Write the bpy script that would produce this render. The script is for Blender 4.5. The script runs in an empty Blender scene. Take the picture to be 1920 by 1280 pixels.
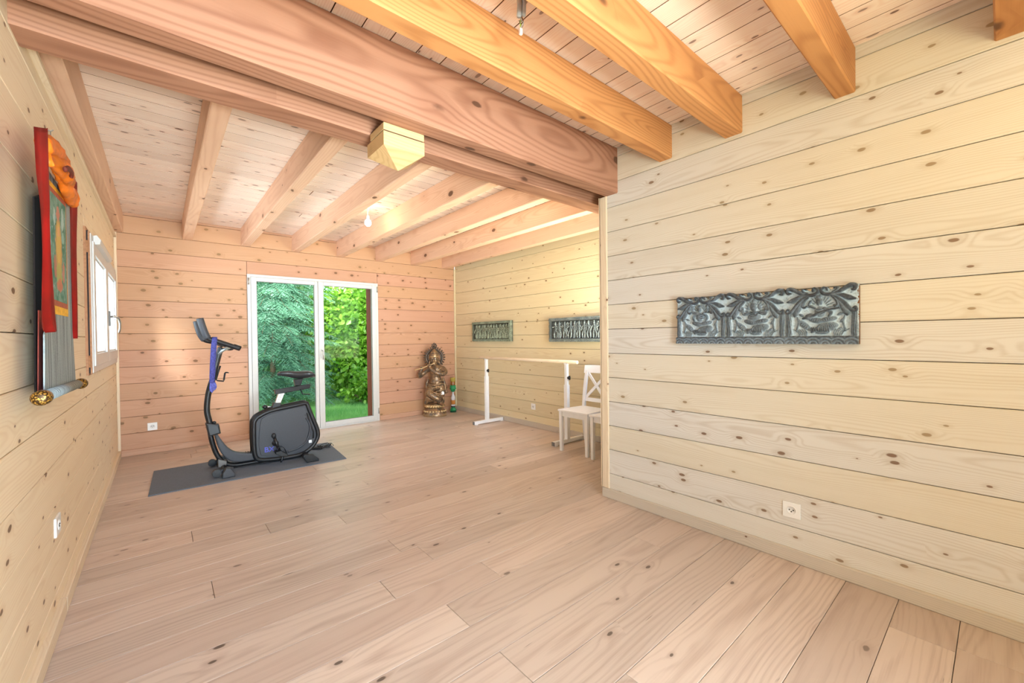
import bpy, bmesh, math, random
import numpy as np
from mathutils import Vector, Matrix, noise as mnoise
random.seed(7); RNG = np.random.default_rng(11)
SC = bpy.context.scene
COL = SC.collection

# ------------------------------------------------------------------ camera, sky, sun, lamps, exposure
cam = bpy.data.cameras.new('camera'); cam_o = bpy.data.objects.new('camera', cam); COL.objects.link(cam_o)
cam.sensor_width = 36.0; cam.lens = 777.5/1920*36; cam.clip_start = .02; cam.clip_end = 200
yaw, pitch, roll = .7019, -.0103, -.0123
fwd = Vector((math.sin(yaw)*math.cos(pitch), math.cos(yaw)*math.cos(pitch), math.sin(pitch)))
rt = Vector((math.cos(yaw), -math.sin(yaw), 0)); up = rt.cross(fwd)
r2 = math.cos(roll)*rt+math.sin(roll)*up; u2 = -math.sin(roll)*rt+math.cos(roll)*up
m = Matrix((r2, u2, -fwd)).transposed().to_4x4(); m.translation = (.39, 0, 1.30)
cam_o.matrix_world = m
SC.camera = cam_o
SC.view_settings.view_transform = 'Standard'; SC.view_settings.look = 'None'
SC.view_settings.gamma = 1; SC.view_settings.use_curve_mapping = False
SC.view_settings.exposure = -0.17
w = bpy.data.worlds.new('sky'); SC.world = w; w.use_nodes = True
wn = w.node_tree.nodes; bg = wn['Background']
bg.inputs[0].default_value = (.82, .92, 1, 1); bg.inputs[1].default_value = 3.2

def lamp(name, kind, loc, aim, power, color=(1, 1, 1), **kw):
    d = bpy.data.lights.new(name, kind); o = bpy.data.objects.new(name, d); COL.objects.link(o)
    d.energy = power; d.color = color; o.location = loc
    if aim is not None: o.rotation_euler = (Vector(aim)).to_track_quat('-Z', 'Y').to_euler()
    for k, v in kw.items(): setattr(d, k, v)
    return o
lamp('sun', 'SUN', (-6, -8, 8), (1, 2.6, -1.25), 14.0, (1, .97, .92), angle=math.radians(26))
# unseen fill lamps added behind the camera, standing in for sky and lawn light
lamp('rear_cool_fill', 'AREA', (.85, -1.95, 1.45), (-.20, 1, -.30), 95, (.68, .91, 1.28), shape='RECTANGLE', size=1.35, size_y=2.0, spread=math.radians(112))
lamp('rear_warm_fill', 'AREA', (.85, -1.96, .6), (0, 1, .72), 48, (1, .95, .56), shape='RECTANGLE', size=1.35, size_y=.8, spread=math.radians(112))
lamp('rear_low_fill', 'AREA', (.85, -1.97, .6), (.14, 1, .34), 46, (.90, .95, 1.06), shape='RECTANGLE', size=1.35, size_y=.7, spread=math.radians(64))
# daylight outside the left window, then added ceiling and alcove fill lamps
lamp('left_window_daylight', 'AREA', (-.75, 4.7, 1.75), (1, .1, -.1), 50, (.74, .92, 1.22), shape='RECTANGLE', size=2.4, size_y=1.2)
lamp('left_ceiling_fill', 'AREA', (-1.7, 4.9, .45), (1, 0, .5), 230, (.92, .95, 1.04), shape='RECTANGLE', size=3.2, size_y=1.4)  # low lamp added outside, aimed up to brighten the far ceiling
lamp('alcove_cool_fill', 'AREA', (3.75, 2.13, 1.75), (-.25, 1, 0), 30, (.72, .93, 1.24), shape='RECTANGLE', size=1.0, size_y=1.2, spread=math.radians(120))  # unseen fill lamp added in the alcove, no window behind it
lamp('alcove_warm_fill', 'AREA', (3.75, 2.14, 1.15), (-.25, 1, .8), 75, (1, .95, .66), shape='RECTANGLE', size=1.0, size_y=.8, spread=math.radians(110))  # second added alcove fill, aimed up
# unseen warm fill added behind the camera to yellow the upper partition wall
lamp('near_bay_fill', 'POINT', (1.9, -.45, 2.22), None, 20, (1, .80, .40), shadow_soft_size=.16)

# ------------------------------------------------------------------ helpers
def lin(r, g, b):
    f = lambda c: (c/255/12.92) if c/255 <= .04045 else ((c/255+.055)/1.055)**2.4
    return (f(r), f(g), f(b), 1)

class NT:
    """tiny node builder"""
    def __init__(s, mat): s.t = mat.node_tree; s.n = s.t.nodes
    def add(s, typ, ins=None, **kw):
        n = s.n.new(typ)
        for k, v in kw.items(): setattr(n, k, v)
        for k, v in (ins or {}).items():
            if hasattr(v, 'is_output'): s.t.links.new(v, n.inputs[k])
            else: n.inputs[k].default_value = v
        return n
    def math(s, op, a, b=0.0, c=0.0, clamp=False):
        n = s.add('ShaderNodeMath', {0: a, 1: b, 2: c}, operation=op); n.use_clamp = clamp
        return n.outputs[0]
    def ramp(s, v, a, b, to0=0.0, to1=1.0, smooth=True):
        n = s.add('ShaderNodeMapRange', {0: v, 1: a, 2: b, 3: to0, 4: to1}, interpolation_type='SMOOTHSTEP' if smooth else 'LINEAR')
        return n.outputs[0]
    def mix(s, f, a, b, blend='MIX'):
        n = s.add('ShaderNodeMix', data_type='RGBA', blend_type=blend)
        for i, v in ((0, f), (6, a), (7, b)):
            if hasattr(v, 'is_output'): s.t.links.new(v, n.inputs[i])
            else: n.inputs[i].default_value = v
        return n.outputs[2]
    def vec(s, x, y, z): return s.add('ShaderNodeCombineXYZ', {0: x, 1: y, 2: z}).outputs[0]
    def noise(s, v, scale=1.0, detail=2.0, rough=.5):
        return s.add('ShaderNodeTexNoise', {'Vector': v, 'Scale': scale, 'Detail': detail, 'Roughness': rough}).outputs[0]

def newmat(name):
    mt = bpy.data.materials.new(name); mt.use_nodes = True
    return mt, NT(mt), mt.node_tree.nodes['Principled BSDF']

def plain(name, rgb, rough=.5, metal=0.0, var=.06, scale=30, spec=.5, emit=None):
    mt, t, b = newmat(name)
    c = lin(*rgb)
    tc = t.add('ShaderNodeTexCoord').outputs['Object']
    nz = t.noise(tc, scale, 3)
    col = t.mix(t.ramp(nz, .3, .7), tuple(max(0, x*(1-var)) for x in c[:3])+(1,), tuple(min(1, x*(1+var)) for x in c[:3])+(1,))
    t.t.links.new(col, b.inputs['Base Color'])
    b.inputs['Roughness'].default_value = rough; b.inputs['Metallic'].default_value = metal
    b.inputs['Specular IOR Level'].default_value = spec
    if emit:
        b.inputs['Emission Color'].default_value = lin(*rgb); b.inputs['Emission Strength'].default_value = emit
    return mt

def wood(name, light, dark, knot, rings=120, ring_amt=.45, kx=4.5, ky=7.0, kz=0.35, prob=.5, kmax=.10, rough=.55, tone=.10, zc=-.05, fiber=.25, warm=None, spec=.25, crack=False, patch=.25, wander=.05, wob=.075):
    """procedural timber: growth rings about a pith that lies off the piece, fibres, knots; X is along the grain, every piece differs"""
    mt, t, b = newmat(name)
    L, D, K = lin(*light), lin(*dark), lin(*knot)
    tc = t.add('ShaderNodeTexCoord').outputs['Object']
    sep = t.add('ShaderNodeSeparateXYZ', {0: tc})
    x, y, z = sep.outputs
    rnd = t.add('ShaderNodeObjectInfo').outputs['Random']
    px = t.math('MULTIPLY_ADD', rnd, 57.3, x); py = t.math('MULTIPLY_ADD', rnd, 23.1, y); pz = t.math('MULTIPLY_ADD', rnd, 91.7, z)
    rb = t.math('FRACT', t.math('MULTIPLY', rnd, 117.31)); rc = t.math('FRACT', t.math('MULTIPLY', rnd, 313.7))
    # knots
    kv = t.vec(t.math('MULTIPLY', px, kx), t.math('MULTIPLY', py, ky), t.math('MULTIPLY', pz, kz))
    vo = t.add('ShaderNodeTexVoronoi', {'Vector': kv, 'Scale': 1.0, 'Randomness': 1.0}, feature='F1', voronoi_dimensions='3D' if kz > 1 else '2D')
    dist = vo.outputs['Distance']
    vs = t.add('ShaderNodeSeparateColor', {0: vo.outputs['Color']})
    has = t.ramp(vs.outputs[0], 1-prob, 1.0, 0.0, 1.0, False)
    has = t.math('MULTIPLY', t.math('GREATER_THAN', vs.outputs[0], 1-prob), t.math('MULTIPLY_ADD', has, .65, .35))
    size = t.math('MULTIPLY', has, kmax)
    wbn = t.noise(t.vec(t.math('MULTIPLY', px, 30), t.math('MULTIPLY', py, 60), t.math('MULTIPLY', pz, 60)), 1.0, 1)
    dw = t.math('MULTIPLY_ADD', t.math('SUBTRACT', wbn, .5), .04, dist)
    rel = t.math('DIVIDE', dw, t.math('MAXIMUM', size, .0005))
    kmask = t.math('MULTIPLY', t.ramp(rel, 1.1, .7), t.math('GREATER_THAN', size, .001))
    halo = t.math('MULTIPLY', t.ramp(rel, 3.2, .9), t.math('GREATER_THAN', size, .001))
    bump = t.math('MULTIPLY', t.ramp(dist, .42, 0.0), has)
    # rings
    n1 = t.noise(t.vec(t.math('MULTIPLY', px, .9), t.math('MULTIPLY', py, 5), t.math('MULTIPLY', pz, 5)), 1.0, 2)
    yc = t.math('MULTIPLY_ADD', t.math('SUBTRACT', rb, .5), .22, y)
    yc = t.math('SUBTRACT', yc, .09)
    zz = t.math('SUBTRACT', z, zc)
    w1 = t.noise(t.vec(t.math('MULTIPLY', px, .55), rb, rc), 1.0, 1); w2 = t.noise(t.vec(t.math('MULTIPLY', px, .7), rc, rb), 1.0, 1)
    yc = t.math('MULTIPLY_ADD', t.math('SUBTRACT', w1, .5), wander*2, yc); zz = t.math('MULTIPLY_ADD', t.math('SUBTRACT', w2, .5), wander, zz)
    r = t.math('SQRT', t.math('ADD', t.math('MULTIPLY', yc, yc), t.math('MULTIPLY', zz, zz)))
    r = t.math('MULTIPLY_ADD', t.math('SUBTRACT', n1, .5), wob, r)
    r = t.math('MULTIPLY_ADD', bump, .022, r)
    rg = t.math('POWER', t.math('MULTIPLY_ADD', t.math('SINE', t.math('MULTIPLY', r, rings*2*math.pi)), .5, .5), 2.2)
    fb = t.noise(t.vec(t.math('MULTIPLY', px, 5), t.math('MULTIPLY', py, 190), t.math('MULTIPLY', pz, 190)), 1.0, 2)
    pt = t.noise(t.vec(t.math('MULTIPLY', px, 1.3), t.math('MULTIPLY', py, 16), t.math('MULTIPLY', pz, 16)), 1.0, 2)
    f = t.math('MULTIPLY', rg, ring_amt)
    f = t.math('MULTIPLY_ADD', t.math('SUBTRACT', fb, .5), fiber, f)
    f = t.math('MULTIPLY_ADD', t.math('SUBTRACT', pt, .5), patch*2, f, True)
    col = t.mix(f, L, D)
    col = t.mix(t.math('MULTIPLY', halo, .35), col, D)
    col = t.mix(t.math('MULTIPLY', kmask, .88), col, K)
    if crack:      # dark checks along the grain
        cn = t.noise(t.vec(t.math('MULTIPLY', px, 3.5), t.math('MULTIPLY', py, 55), t.math('MULTIPLY', pz, 10)), 1.0, 2)
        col = t.mix(t.ramp(cn, .73, .80), col, K)
    tv = t.math('MULTIPLY_ADD', t.math('SUBTRACT', rc, .5), 2*tone, 1.0)
    col = t.mix(1.0, col, t.add('ShaderNodeCombineColor', {0: tv, 1: tv, 2: tv}).outputs[0], 'MULTIPLY')
    if warm:       # some boards are warmer than their neighbours
        col = t.mix(t.math('MULTIPLY', t.math('FRACT', t.math('MULTIPLY', rnd, 71.7)), .5), col, t.mix(.75, col, lin(*warm)))
    t.t.links.new(col, b.inputs['Base Color'])
    b.inputs['Roughness'].default_value = rough; b.inputs['Specular IOR Level'].default_value = spec
    return mt

def setp(o, label=None, cat=None, group=None, kind=None):
    for k, v in (('label', label), ('category', cat), ('group', group), ('kind', kind)):
        if v: o[k] = v
    return o

def link(name, me, mat=None, parent=None, smooth=False):
    o = bpy.data.objects.new(name, me); COL.objects.link(o)
    if mat is not None: me.materials.append(mat)
    if parent is not None: o.parent = parent
    if smooth: me.polygons.foreach_set('use_smooth', [True]*len(me.polygons))
    return o

def from_bm(name, bm, mat=None, parent=None, smooth=False):
    me = bpy.data.meshes.new(name); bm.normal_update(); bm.to_mesh(me); bm.free()
    return link(name, me, mat, parent, smooth)

def pydata(name, v, f, mat=None, parent=None, smooth=False):
    me = bpy.data.meshes.new(name); me.from_pydata(v, [], f); me.update()
    return link(name, me, mat, parent, smooth)

def empty(name, loc, rz=0.0, **kw):
    o = bpy.data.objects.new(name, None); COL.objects.link(o); o.location = loc; o.rotation_euler = (0, 0, rz)
    o.empty_display_size = .1
    return setp(o, **kw)

def shift(o, loc):       # the mesh was written in world coordinates; the thing stands at loc
    o.data.transform(Matrix.Translation(-Vector(loc))); return o

def bm_box(bm, a, b, bev=0.0):
    a, b = Vector(a), Vector(b)
    M = Matrix.Translation((a+b)/2) @ Matrix.Diagonal((*(b-a), 1))
    r = bmesh.ops.create_cube(bm, size=1, matrix=M)
    if bev:
        es = list({e for v in r['verts'] for e in v.link_edges})
        bmesh.ops.bevel(bm, geom=es, offset=bev, segments=2, profile=.6, affect='EDGES')
    return bm

def box(name, a, b, mat, parent=None, bev=0.0):
    return from_bm(name, bm_box(bmesh.new(), a, b, bev), mat, parent)

def catmull(pts, n=6, closed=False):
    P = [Vector(p) for p in pts]; out = []; N = len(P)
    for i in range(N if closed else N-1):
        g = lambda k: P[k % N] if closed else P[min(max(k, 0), N-1)]
        p0, p1, p2, p3 = g(i-1), g(i), g(i+1), g(i+2)
        for j in range(n):
            t = j/n
            out.append(.5*((2*p1)+(-p0+p2)*t+(2*p0-5*p1+4*p2-p3)*t*t+(-p0+3*p1-3*p2+p3)*t**3))
    if not closed: out.append(P[-1])
    return out

def bm_tube(bm, pts, rad, seg=10, closed=False, flat=1.0, upv=None):
    P = [Vector(p) for p in pts]; n = len(P)
    R = [float(rad)]*n if not hasattr(rad, '__len__') else [float(q) for q in rad]
    rings = []; prev = None
    for i in range(n):
        t = (P[(i+1) % n]-P[i-1]) if closed else (P[min(i+1, n-1)]-P[max(i-1, 0)])
        t.normalize()
        if prev is None:
            a = Vector(upv) if upv else (Vector((0, 0, 1)) if abs(t.z) < .9 else Vector((1, 0, 0)))
        else: a = prev
        a = (a-t*a.dot(t)).normalized(); b = t.cross(a); prev = a
        rings.append([bm.verts.new(P[i]+R[i]*(math.cos(k/seg*2*math.pi)*a+flat*math.sin(k/seg*2*math.pi)*b)) for k in range(seg)])
    for i in range(n if closed else n-1):
        A, B = rings[i], rings[(i+1) % n]
        for k in range(seg): bm.faces.new((A[k], A[(k+1) % seg], B[(k+1) % seg], B[k]))
    if not closed:
        bm.faces.new(rings[0][::-1]); bm.faces.new(rings[-1])
    return bm

def tube(name, pts, rad, mat, parent=None, seg=10, closed=False, flat=1.0, upv=None):
    return from_bm(name, bm_tube(bmesh.new(), pts, rad, seg, closed, flat, upv), mat, parent, True)

def bm_prism(bm, poly, lo, hi, axis='y', bev=0.0):
    """polygon in the plane across AXIS, extruded from lo to hi; poly holds (a, b) pairs"""
    mk = {'y': lambda a, b, h: (a, h, b), 'x': lambda a, b, h: (h, a, b), 'z': lambda a, b, h: (a, b, h)}[axis]
    A = [bm.verts.new(mk(p[0], p[1], lo)) for p in poly]; B = [bm.verts.new(mk(p[0], p[1], hi)) for p in poly]
    n = len(poly); fs = [bm.faces.new(A), bm.faces.new(B[::-1])]
    for i in range(n): fs.append(bm.faces.new((A[i], B[i], B[(i+1) % n], A[(i+1) % n])))
    bmesh.ops.recalc_face_normals(bm, faces=fs)
    if bev:
        es = [e for f in fs[:2] for e in f.edges]
        bmesh.ops.bevel(bm, geom=es, offset=bev, segments=2, profile=.6, affect='EDGES')
    return bm

def prism(name, poly, lo, hi, mat, parent=None, axis='y', bev=0.0):
    return from_bm(name, bm_prism(bmesh.new(), poly, lo, hi, axis, bev), mat, parent)

def bm_lathe(bm, prof, seg=20, center=(0, 0), sq=(1, 1)):
    rings = []
    for r, z in prof:
        rings.append([bm.verts.new((center[0]+r*sq[0]*math.cos(k/seg*2*math.pi), center[1]+r*sq[1]*math.sin(k/seg*2*math.pi), z)) for k in range(seg)])
    for A, B in zip(rings, rings[1:]):
        for k in range(seg): bm.faces.new((A[k], A[(k+1) % seg], B[(k+1) % seg], B[k]))
    bm.faces.new(rings[0][::-1]); bm.faces.new(rings[-1])
    return bm
def lathe(name, prof, mat, parent=None, seg=20, center=(0, 0), sq=(1, 1)):
    return from_bm(name, bm_lathe(bmesh.new(), prof, seg, center, sq), mat, parent, True)

def bm_ball(bm, c, r, seg=12):
    r = (r, r, r) if not hasattr(r, '__len__') else r
    bmesh.ops.create_uvsphere(bm, u_segments=seg, v_segments=max(6, seg*2//3), radius=1, matrix=Matrix.Translation(c) @ Matrix.Diagonal((*r, 1)))
    return bm

# ------------------------------------------------------------------ materials
KN = (104, 66, 40)
pine_near = wood('pine_partition', (218, 214, 209), (182, 167, 151), (112, 78, 58), prob=0.46, kmax=0.095, kx=4.2, ky=8.5, tone=.05, warm=(226, 206, 156), ring_amt=0.36, patch=0.3, fiber=0.4)
pine_far = wood('pine_alcove', (224, 209, 172), (198, 171, 124), (104, 72, 48), prob=0.34, kmax=0.078, tone=.05, ring_amt=.3)
pine_left = wood('pine_left_wall', (242, 222, 190), (214, 180, 140), (112, 80, 56), prob=0.4, kmax=0.09, kx=3.5, tone=.04, ring_amt=.26)
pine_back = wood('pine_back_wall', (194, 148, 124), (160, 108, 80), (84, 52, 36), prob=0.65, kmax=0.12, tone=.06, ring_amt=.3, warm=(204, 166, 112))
pine_ceil = wood('pine_ceiling', (248, 230, 216), (220, 178, 156), (96, 58, 42), prob=0.6, kmax=0.12, kx=4.0, ky=9, tone=.10, ring_amt=.35, warm=(242, 226, 214))
beam_near_m = wood('beam_near', (206, 146, 92), (160, 98, 52), (92, 56, 36), kz=6.0, ky=6.0, kx=3.4, prob=.5, kmax=.2, rings=60, ring_amt=0.45, zc=.12, tone=.06, wander=.16, wob=.05)
beam_big_m = wood('beam_big', (178, 130, 104), (134, 86, 64), (90, 60, 44), kz=5.0, ky=5.0, kx=2.4, prob=.5, kmax=.2, rings=48, ring_amt=.5, zc=.18, tone=.05, wander=.2, wob=.06)
beam_far_m = wood('beam_far', (230, 192, 164), (202, 150, 118), (92, 58, 38), kz=7.0, ky=7.0, kx=4.0, prob=0.6, kmax=.2, rings=70, ring_amt=.3, zc=.12, tone=.04, wander=.12, wob=.05)
post_m = wood('post_stub', (214, 180, 130), (186, 142, 92), KN, kz=5, prob=.3, rings=80, ring_amt=.4, zc=.2)
oak = wood('oak_floor', (206, 188, 174), (150, 123, 108), (52, 38, 30), prob=.26, kmax=.07, kx=3.0, ky=6.0, rings=60, ring_amt=.3, tone=.14, rough=.36, zc=-.12, fiber=.5, spec=.45, crack=True, patch=.5, warm=(198, 172, 156), wander=.1)
skirt_m = wood('skirting_oak', (202, 190, 174), (172, 156, 138), KN, prob=.12, kmax=.05, rings=90, ring_amt=.35, tone=.03)
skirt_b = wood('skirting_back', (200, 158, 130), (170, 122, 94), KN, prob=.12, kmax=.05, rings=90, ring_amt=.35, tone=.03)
skirt_l = wood('skirting_pine', (230, 210, 182), (206, 176, 140), KN, prob=.12, kmax=.05, rings=90, ring_amt=.3, tone=.03)
casing_m = wood('casing_brown', (176, 128, 92), (132, 88, 60), KN, prob=.1, rings=90, ring_amt=.3, tone=.03)
gapm = plain('joint_dark', (74, 46, 30), .9)
joint_shade = plain('painted_joint_shade', (128, 84, 58), .9)  # shade painted on the sides of the ceiling boards
white_pvc = plain('white_frame', (207, 205, 201), .35, var=.015)
white_paint = plain('white_paint', (246, 246, 246), .38, var=.015)
seal = plain('black_seal', (28, 24, 24), .7)
steel = plain('steel', (190, 190, 188), .3, .9)
rubber = plain('mat_rubber', (98, 106, 118), .8, var=.22, scale=260)
blackp = plain('black_plastic', (25, 26, 29), .42, var=.1)
charc = plain('charcoal_plastic', (58, 60, 66), .5, var=.12, scale=200)
darkm = plain('dark_metal', (30, 31, 34), .3, .3)
greyp = plain('grey_cap', (120, 120, 118), .6)
socket_m = plain('socket_white', (240, 238, 234), .35, var=.01)
socket_hole = plain('socket_hole', (70, 66, 62), .6)

def glass_mat():
    mt = bpy.data.materials.new('window_glass'); mt.use_nodes = True; t = NT(mt)
    for n in list(t.n): t.n.remove(n)
    tr = t.add('ShaderNodeBsdfTransparent', {0: (.95, .98, .96, 1)})
    gl = t.add('ShaderNodeBsdfGlossy', {0: (1, 1, 1, 1), 1: .02})
    fr = t.add('ShaderNodeFresnel', {0: 1.08})
    mx = t.add('ShaderNodeMixShader', {0: fr.outputs[0], 1: tr.outputs[0], 2: gl.outputs[0]})
    out = t.add('ShaderNodeOutputMaterial'); t.t.links.new(mx.outputs[0], out.inputs[0])
    return mt
glass = glass_mat()

# ------------------------------------------------------------------ setting: slabs and boards
def minus(rect, holes):
    """rect (a0,a1,b0,b1) less the holes, as rectangles"""
    R = [rect]
    for h in holes:
        out = []
        for a0, a1, b0, b1 in R:
            ha0, ha1, hb0, hb1 = max(a0, h[0]), min(a1, h[1]), max(b0, h[2]), min(b1, h[3])
            if ha0 >= ha1 or hb0 >= hb1: out.append((a0, a1, b0, b1)); continue
            if a0 < ha0: out.append((a0, ha0, b0, b1))
            if ha1 < a1: out.append((ha1, a1, b0, b1))
            if b0 < hb0: out.append((ha0, ha1, b0, hb0))
            if hb1 < b1: out.append((ha0, ha1, hb1, b1))
        R = out
    return [r for r in R if r[1]-r[0] > .004 and r[3]-r[2] > .004]

def board(name, parent, mat, o, X, Y, Z, L, W, T=.018, gap=.0035, ch=.0022, edge=None):
    """a board with eased edges: X along the grain, Z out of the surface; o is its back corner"""
    g = gap/2
    def ring(i, z): return [(g+i, g+i, z), (L-g-i, g+i, z), (L-g-i, W-g-i, z), (g+i, W-g-i, z)]
    v = ring(0, 0)+ring(0, T-ch)+ring(ch, T)
    f = [(8, 9, 10, 11)]
    for k in (0, 4):
        for i in range(4): f.append((k+i, k+(i+1) % 4, k+4+(i+1) % 4, k+4+i))
    X, Y, Z = Vector(X), Vector(Y), Vector(Z)
    if X.cross(Y).dot(Z) < 0: f = [q[::-1] for q in f]
    me = bpy.data.meshes.new(name); me.from_pydata(v, [], f); me.materials.append(mat)
    if edge:        # board sides coloured dark so the joints read as shaded
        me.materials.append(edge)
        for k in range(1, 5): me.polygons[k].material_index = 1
    ob = bpy.data.objects.new(name, me); COL.objects.link(ob); ob.parent = parent
    M = Matrix((X, Y, Z)).transposed().to_4x4(); M.translation = o
    ob.matrix_local = M
    return ob

def slab(name, rects, mk, lo, hi):
    bm = bmesh.new()
    for a0, a1, b0, b1 in rects: bm_box(bm, mk(a0, b0, lo), mk(a1, b1, hi)) if True else None
    return setp(from_bm(name, bm, gapm), kind='structure')

H_C = 2.765; T = .018
# floor
floor = setp(box('floor', (-.15, -1.75, -.12), (4.6, 6.62, -T), gapm), kind='structure')
y = .122-.204*9; rr = random.Random(3)
while y < 6.42:
    x0 = -.02; xend = 3.12 if y+.204 < 2.0 else 4.47
    first = True
    while x0 < xend:
        Ln = rr.uniform(.5, 2.0) if first else 2.0
        first = False
        x1 = min(x0+Ln, xend)
        if xend-x1 < .25: x1 = xend
        board('plank', floor, oak, (x0, y, -T), (1, 0, 0), (0, 1, 0), (0, 0, 1), x1-x0, min(.204, 6.42-y), T, .0022, .0012)
        x0 = x1
    y += .204
# ceiling
ceil = setp(box('ceiling', (-.15, -1.75, H_C+T), (4.6, 6.62, H_C+.14), gapm), kind='structure')
x = 2.109-.1395*15
while x < 3.127:
    W = min(.1395, 3.127-x)
    if x+W > .02:
        x0 = max(x, 0)
        board('plank', ceil, pine_ceil, (x0, -1.6, H_C+T), (0, 1, 0), (1, 0, 0), (0, 0, -1), 3.66, x+W-x0, T, .005, .0008, joint_shade)
    x += .1395
y = 2.2
while y < 6.42:
    cut = rr.uniform(1.2, 3.4)
    for a, b_ in ((0, cut), (cut, 4.471)):
        board('plank', ceil, pine_ceil, (a, y, H_C+T), (1, 0, 0), (0, 1, 0), (0, 0, -1), b_-a, min(.146, 6.42-y), T, .006, .0008, joint_shade)
    y += .146

def plank_wall(name, mat, along, up_rows, a0, a1, holes, mk, X, Z, slab_lo, slab_hi, base):
    """rows of boards between heights up_rows; mk(a, z, depth) -> world"""
    z0, z1 = up_rows[0], up_rows[-1]
    wl = slab(name, minus((a0, a1, z0, z1), holes), mk, slab_lo, slab_hi)
    for lo, hi in zip(up_rows, up_rows[1:]):
        for p0, p1, q0, q1 in minus((a0, a1, lo, hi), holes):
            o = mk(p0, q0, base)
            board('plank', wl, mat, o, X, (0, 0, 1), Z, p1-p0, q1-q0)
    return wl
rows_r = [0, .004+.193]+[.004+.193*k for k in range(2, 14)]+[2.70, H_C+T]
rows_r = [0]+[.004+.193*k for k in range(1, 13)]+[2.51, 2.70, H_C+.01]
wall_near = plank_wall('wall_right', pine_near, 'y', rows_r, -1.6, 2.045, [], lambda a, z, d: (3.127+d, a, z), (0, 1, 0), (-1, 0, 0), T, .12, T)
rows_b = [0]+[.063+.19*k for k in range(1, 13)]+[2.535, 2.735, H_C+.01]
rows_b = [0, .063+.0]+[.063+.19*k for k in range(1, 13)]+[2.535, 2.735, H_C+.01]
DOOR = (1.262, 3.024, -.1, 2.175)
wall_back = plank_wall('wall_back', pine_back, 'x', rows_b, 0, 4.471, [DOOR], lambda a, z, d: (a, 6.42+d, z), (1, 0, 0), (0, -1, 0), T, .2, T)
rows_f = [0]+[-.02+.193*k for k in range(1, 14)]+[2.55, 2.70, H_C+.01]
rows_f = [0]+[-.02+.193*k for k in range(1, 14)]+[2.68, H_C+.01]
wall_alc = plank_wall('wall_right_alcove', pine_far, 'y', rows_f, 2.05, 6.42, [], lambda a, z, d: (4.471+d, a, z), (0, 1, 0), (-1, 0, 0), T, .15, T)
rows_l = [0, .137, .337, .537, .737, .937, 1.137, 1.337, 1.536, 1.739, 1.956, 2.176, 2.40, 2.60, H_C+.01]
WIN = (4.02, 5.94, 1.115, 2.025)
wall_left = plank_wall('wall_left', pine_left, 'y', rows_l, -1.6, 6.42, [WIN], lambda a, z, d: (-d, a, z), (0, 1, 0), (1, 0, 0), T, .15, T)
REAR = (.15, 1.6, .2, 2.45)
wall_rear = plank_wall('wall_rear', pine_far, 'x', rows_r, 0, 3.127, [REAR], lambda a, z, d: (a, -1.6-d, z), (1, 0, 0), (0, 1, 0), T, .15, T)
wall_ret = plank_wall('wall_return', pine_near, 'x', rows_r, 3.16, 4.471, [], lambda a, z, d: (a, 2.087-d, z), (1, 0, 0), (0, 1, 0), T, .1, T)
# unseen window, added to carry the rear fill lamps
rw = setp(empty('added_rear_window', (.875, -1.62, .2)), kind='structure')
bm = bmesh.new()
for a, b in (((.15, -1.66, .2), (.21, -1.60, 2.45)), ((1.54, -1.66, .2), (1.6, -1.60, 2.45)), ((.21, -1.66, .2), (1.54, -1.60, .26)), ((.21, -1.66, 2.39), (1.54, -1.60, 2.45))): bm_box(bm, a, b)
shift(from_bm('window_frame', bm, white_pvc, rw), (.875, -1.62, .2))
shift(box('pane', (.21, -1.64, .26), (1.54, -1.635, 2.39), glass, rw), (.875, -1.62, .2))

setp(box('sun_block_slab', (-3.5, -8.0, 2.83), (6.5, -1.6, 2.93), skirt_l), kind='structure')  # unseen slab added to keep the sun out of the rear opening
# skirting boards and trims
def strip(name, o, X, Y, Z, L, W, Tk, mat, kind='structure', ch=.004):
    ob = board(name, None, mat, o, X, Y, Z, L, W, Tk, 0, ch)
    return setp(ob, kind=kind)
strip('baseboard_right', (3.127, -1.6, 0), (0, 1, 0), (0, 0, 1), (-1, 0, 0), 3.70, .075, .018, skirt_m)
strip('baseboard_return', (3.11, 2.087, 0), (1, 0, 0), (0, 0, 1), (0, 1, 0), 1.361, .075, .018, skirt_m)
bl = strip('baseboard_left', (0, -1.6, 0), (0, 1, 0), (0, 0, 1), (1, 0, 0), 4.51, .075, .024, skirt_l)
strip('baseboard_left_far', (0, 2.913, 0), (0, 1, 0), (0, 0, 1), (1, 0, 0), 3.507, .075, .024, skirt_l)
strip('baseboard_back', (0.024, 6.42, 0), (1, 0, 0), (0, 0, 1), (0, -1, 0), 1.232, .075, .018, skirt_b)
strip('baseboard_back_right', (3.03, 6.42, 0), (1, 0, 0), (0, 0, 1), (0, -1, 0), 1.423, .075, .018, skirt_b)
strip('baseboard_alcove', (4.471, 2.11, 0), (0, 1, 0), (0, 0, 1), (-1, 0, 0), 4.29, .075, .018, skirt_m)
strip('trim_1', (3.127, 2.040, .075), (0, 0, 1), (0, 1, 0), (-1, 0, 0), 2.34, .065, .012, skirt_l)
strip('trim_2', (3.115, 2.105, .075), (0, 0, 1), (1, 0, 0), (0, 1, 0), 2.34, .07, .012, skirt_l)
strip('trim_3', (0, 6.42, .075), (0, 0, 1), (1, 0, 0), (0, -1, 0), 2.46, .024, .022, skirt_l)
strip('trim_4', (4.471, 6.42, .075), (0, 0, 1), (-1, 0, 0), (0, -1, 0), 2.46, .024, .024, pine_far)
strip('trim_5', (0, 2.39, 2.47), (0, 1, 0), (0, 0, 1), (1, 0, 0), 4.0, .03, .022, skirt_l)

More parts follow.
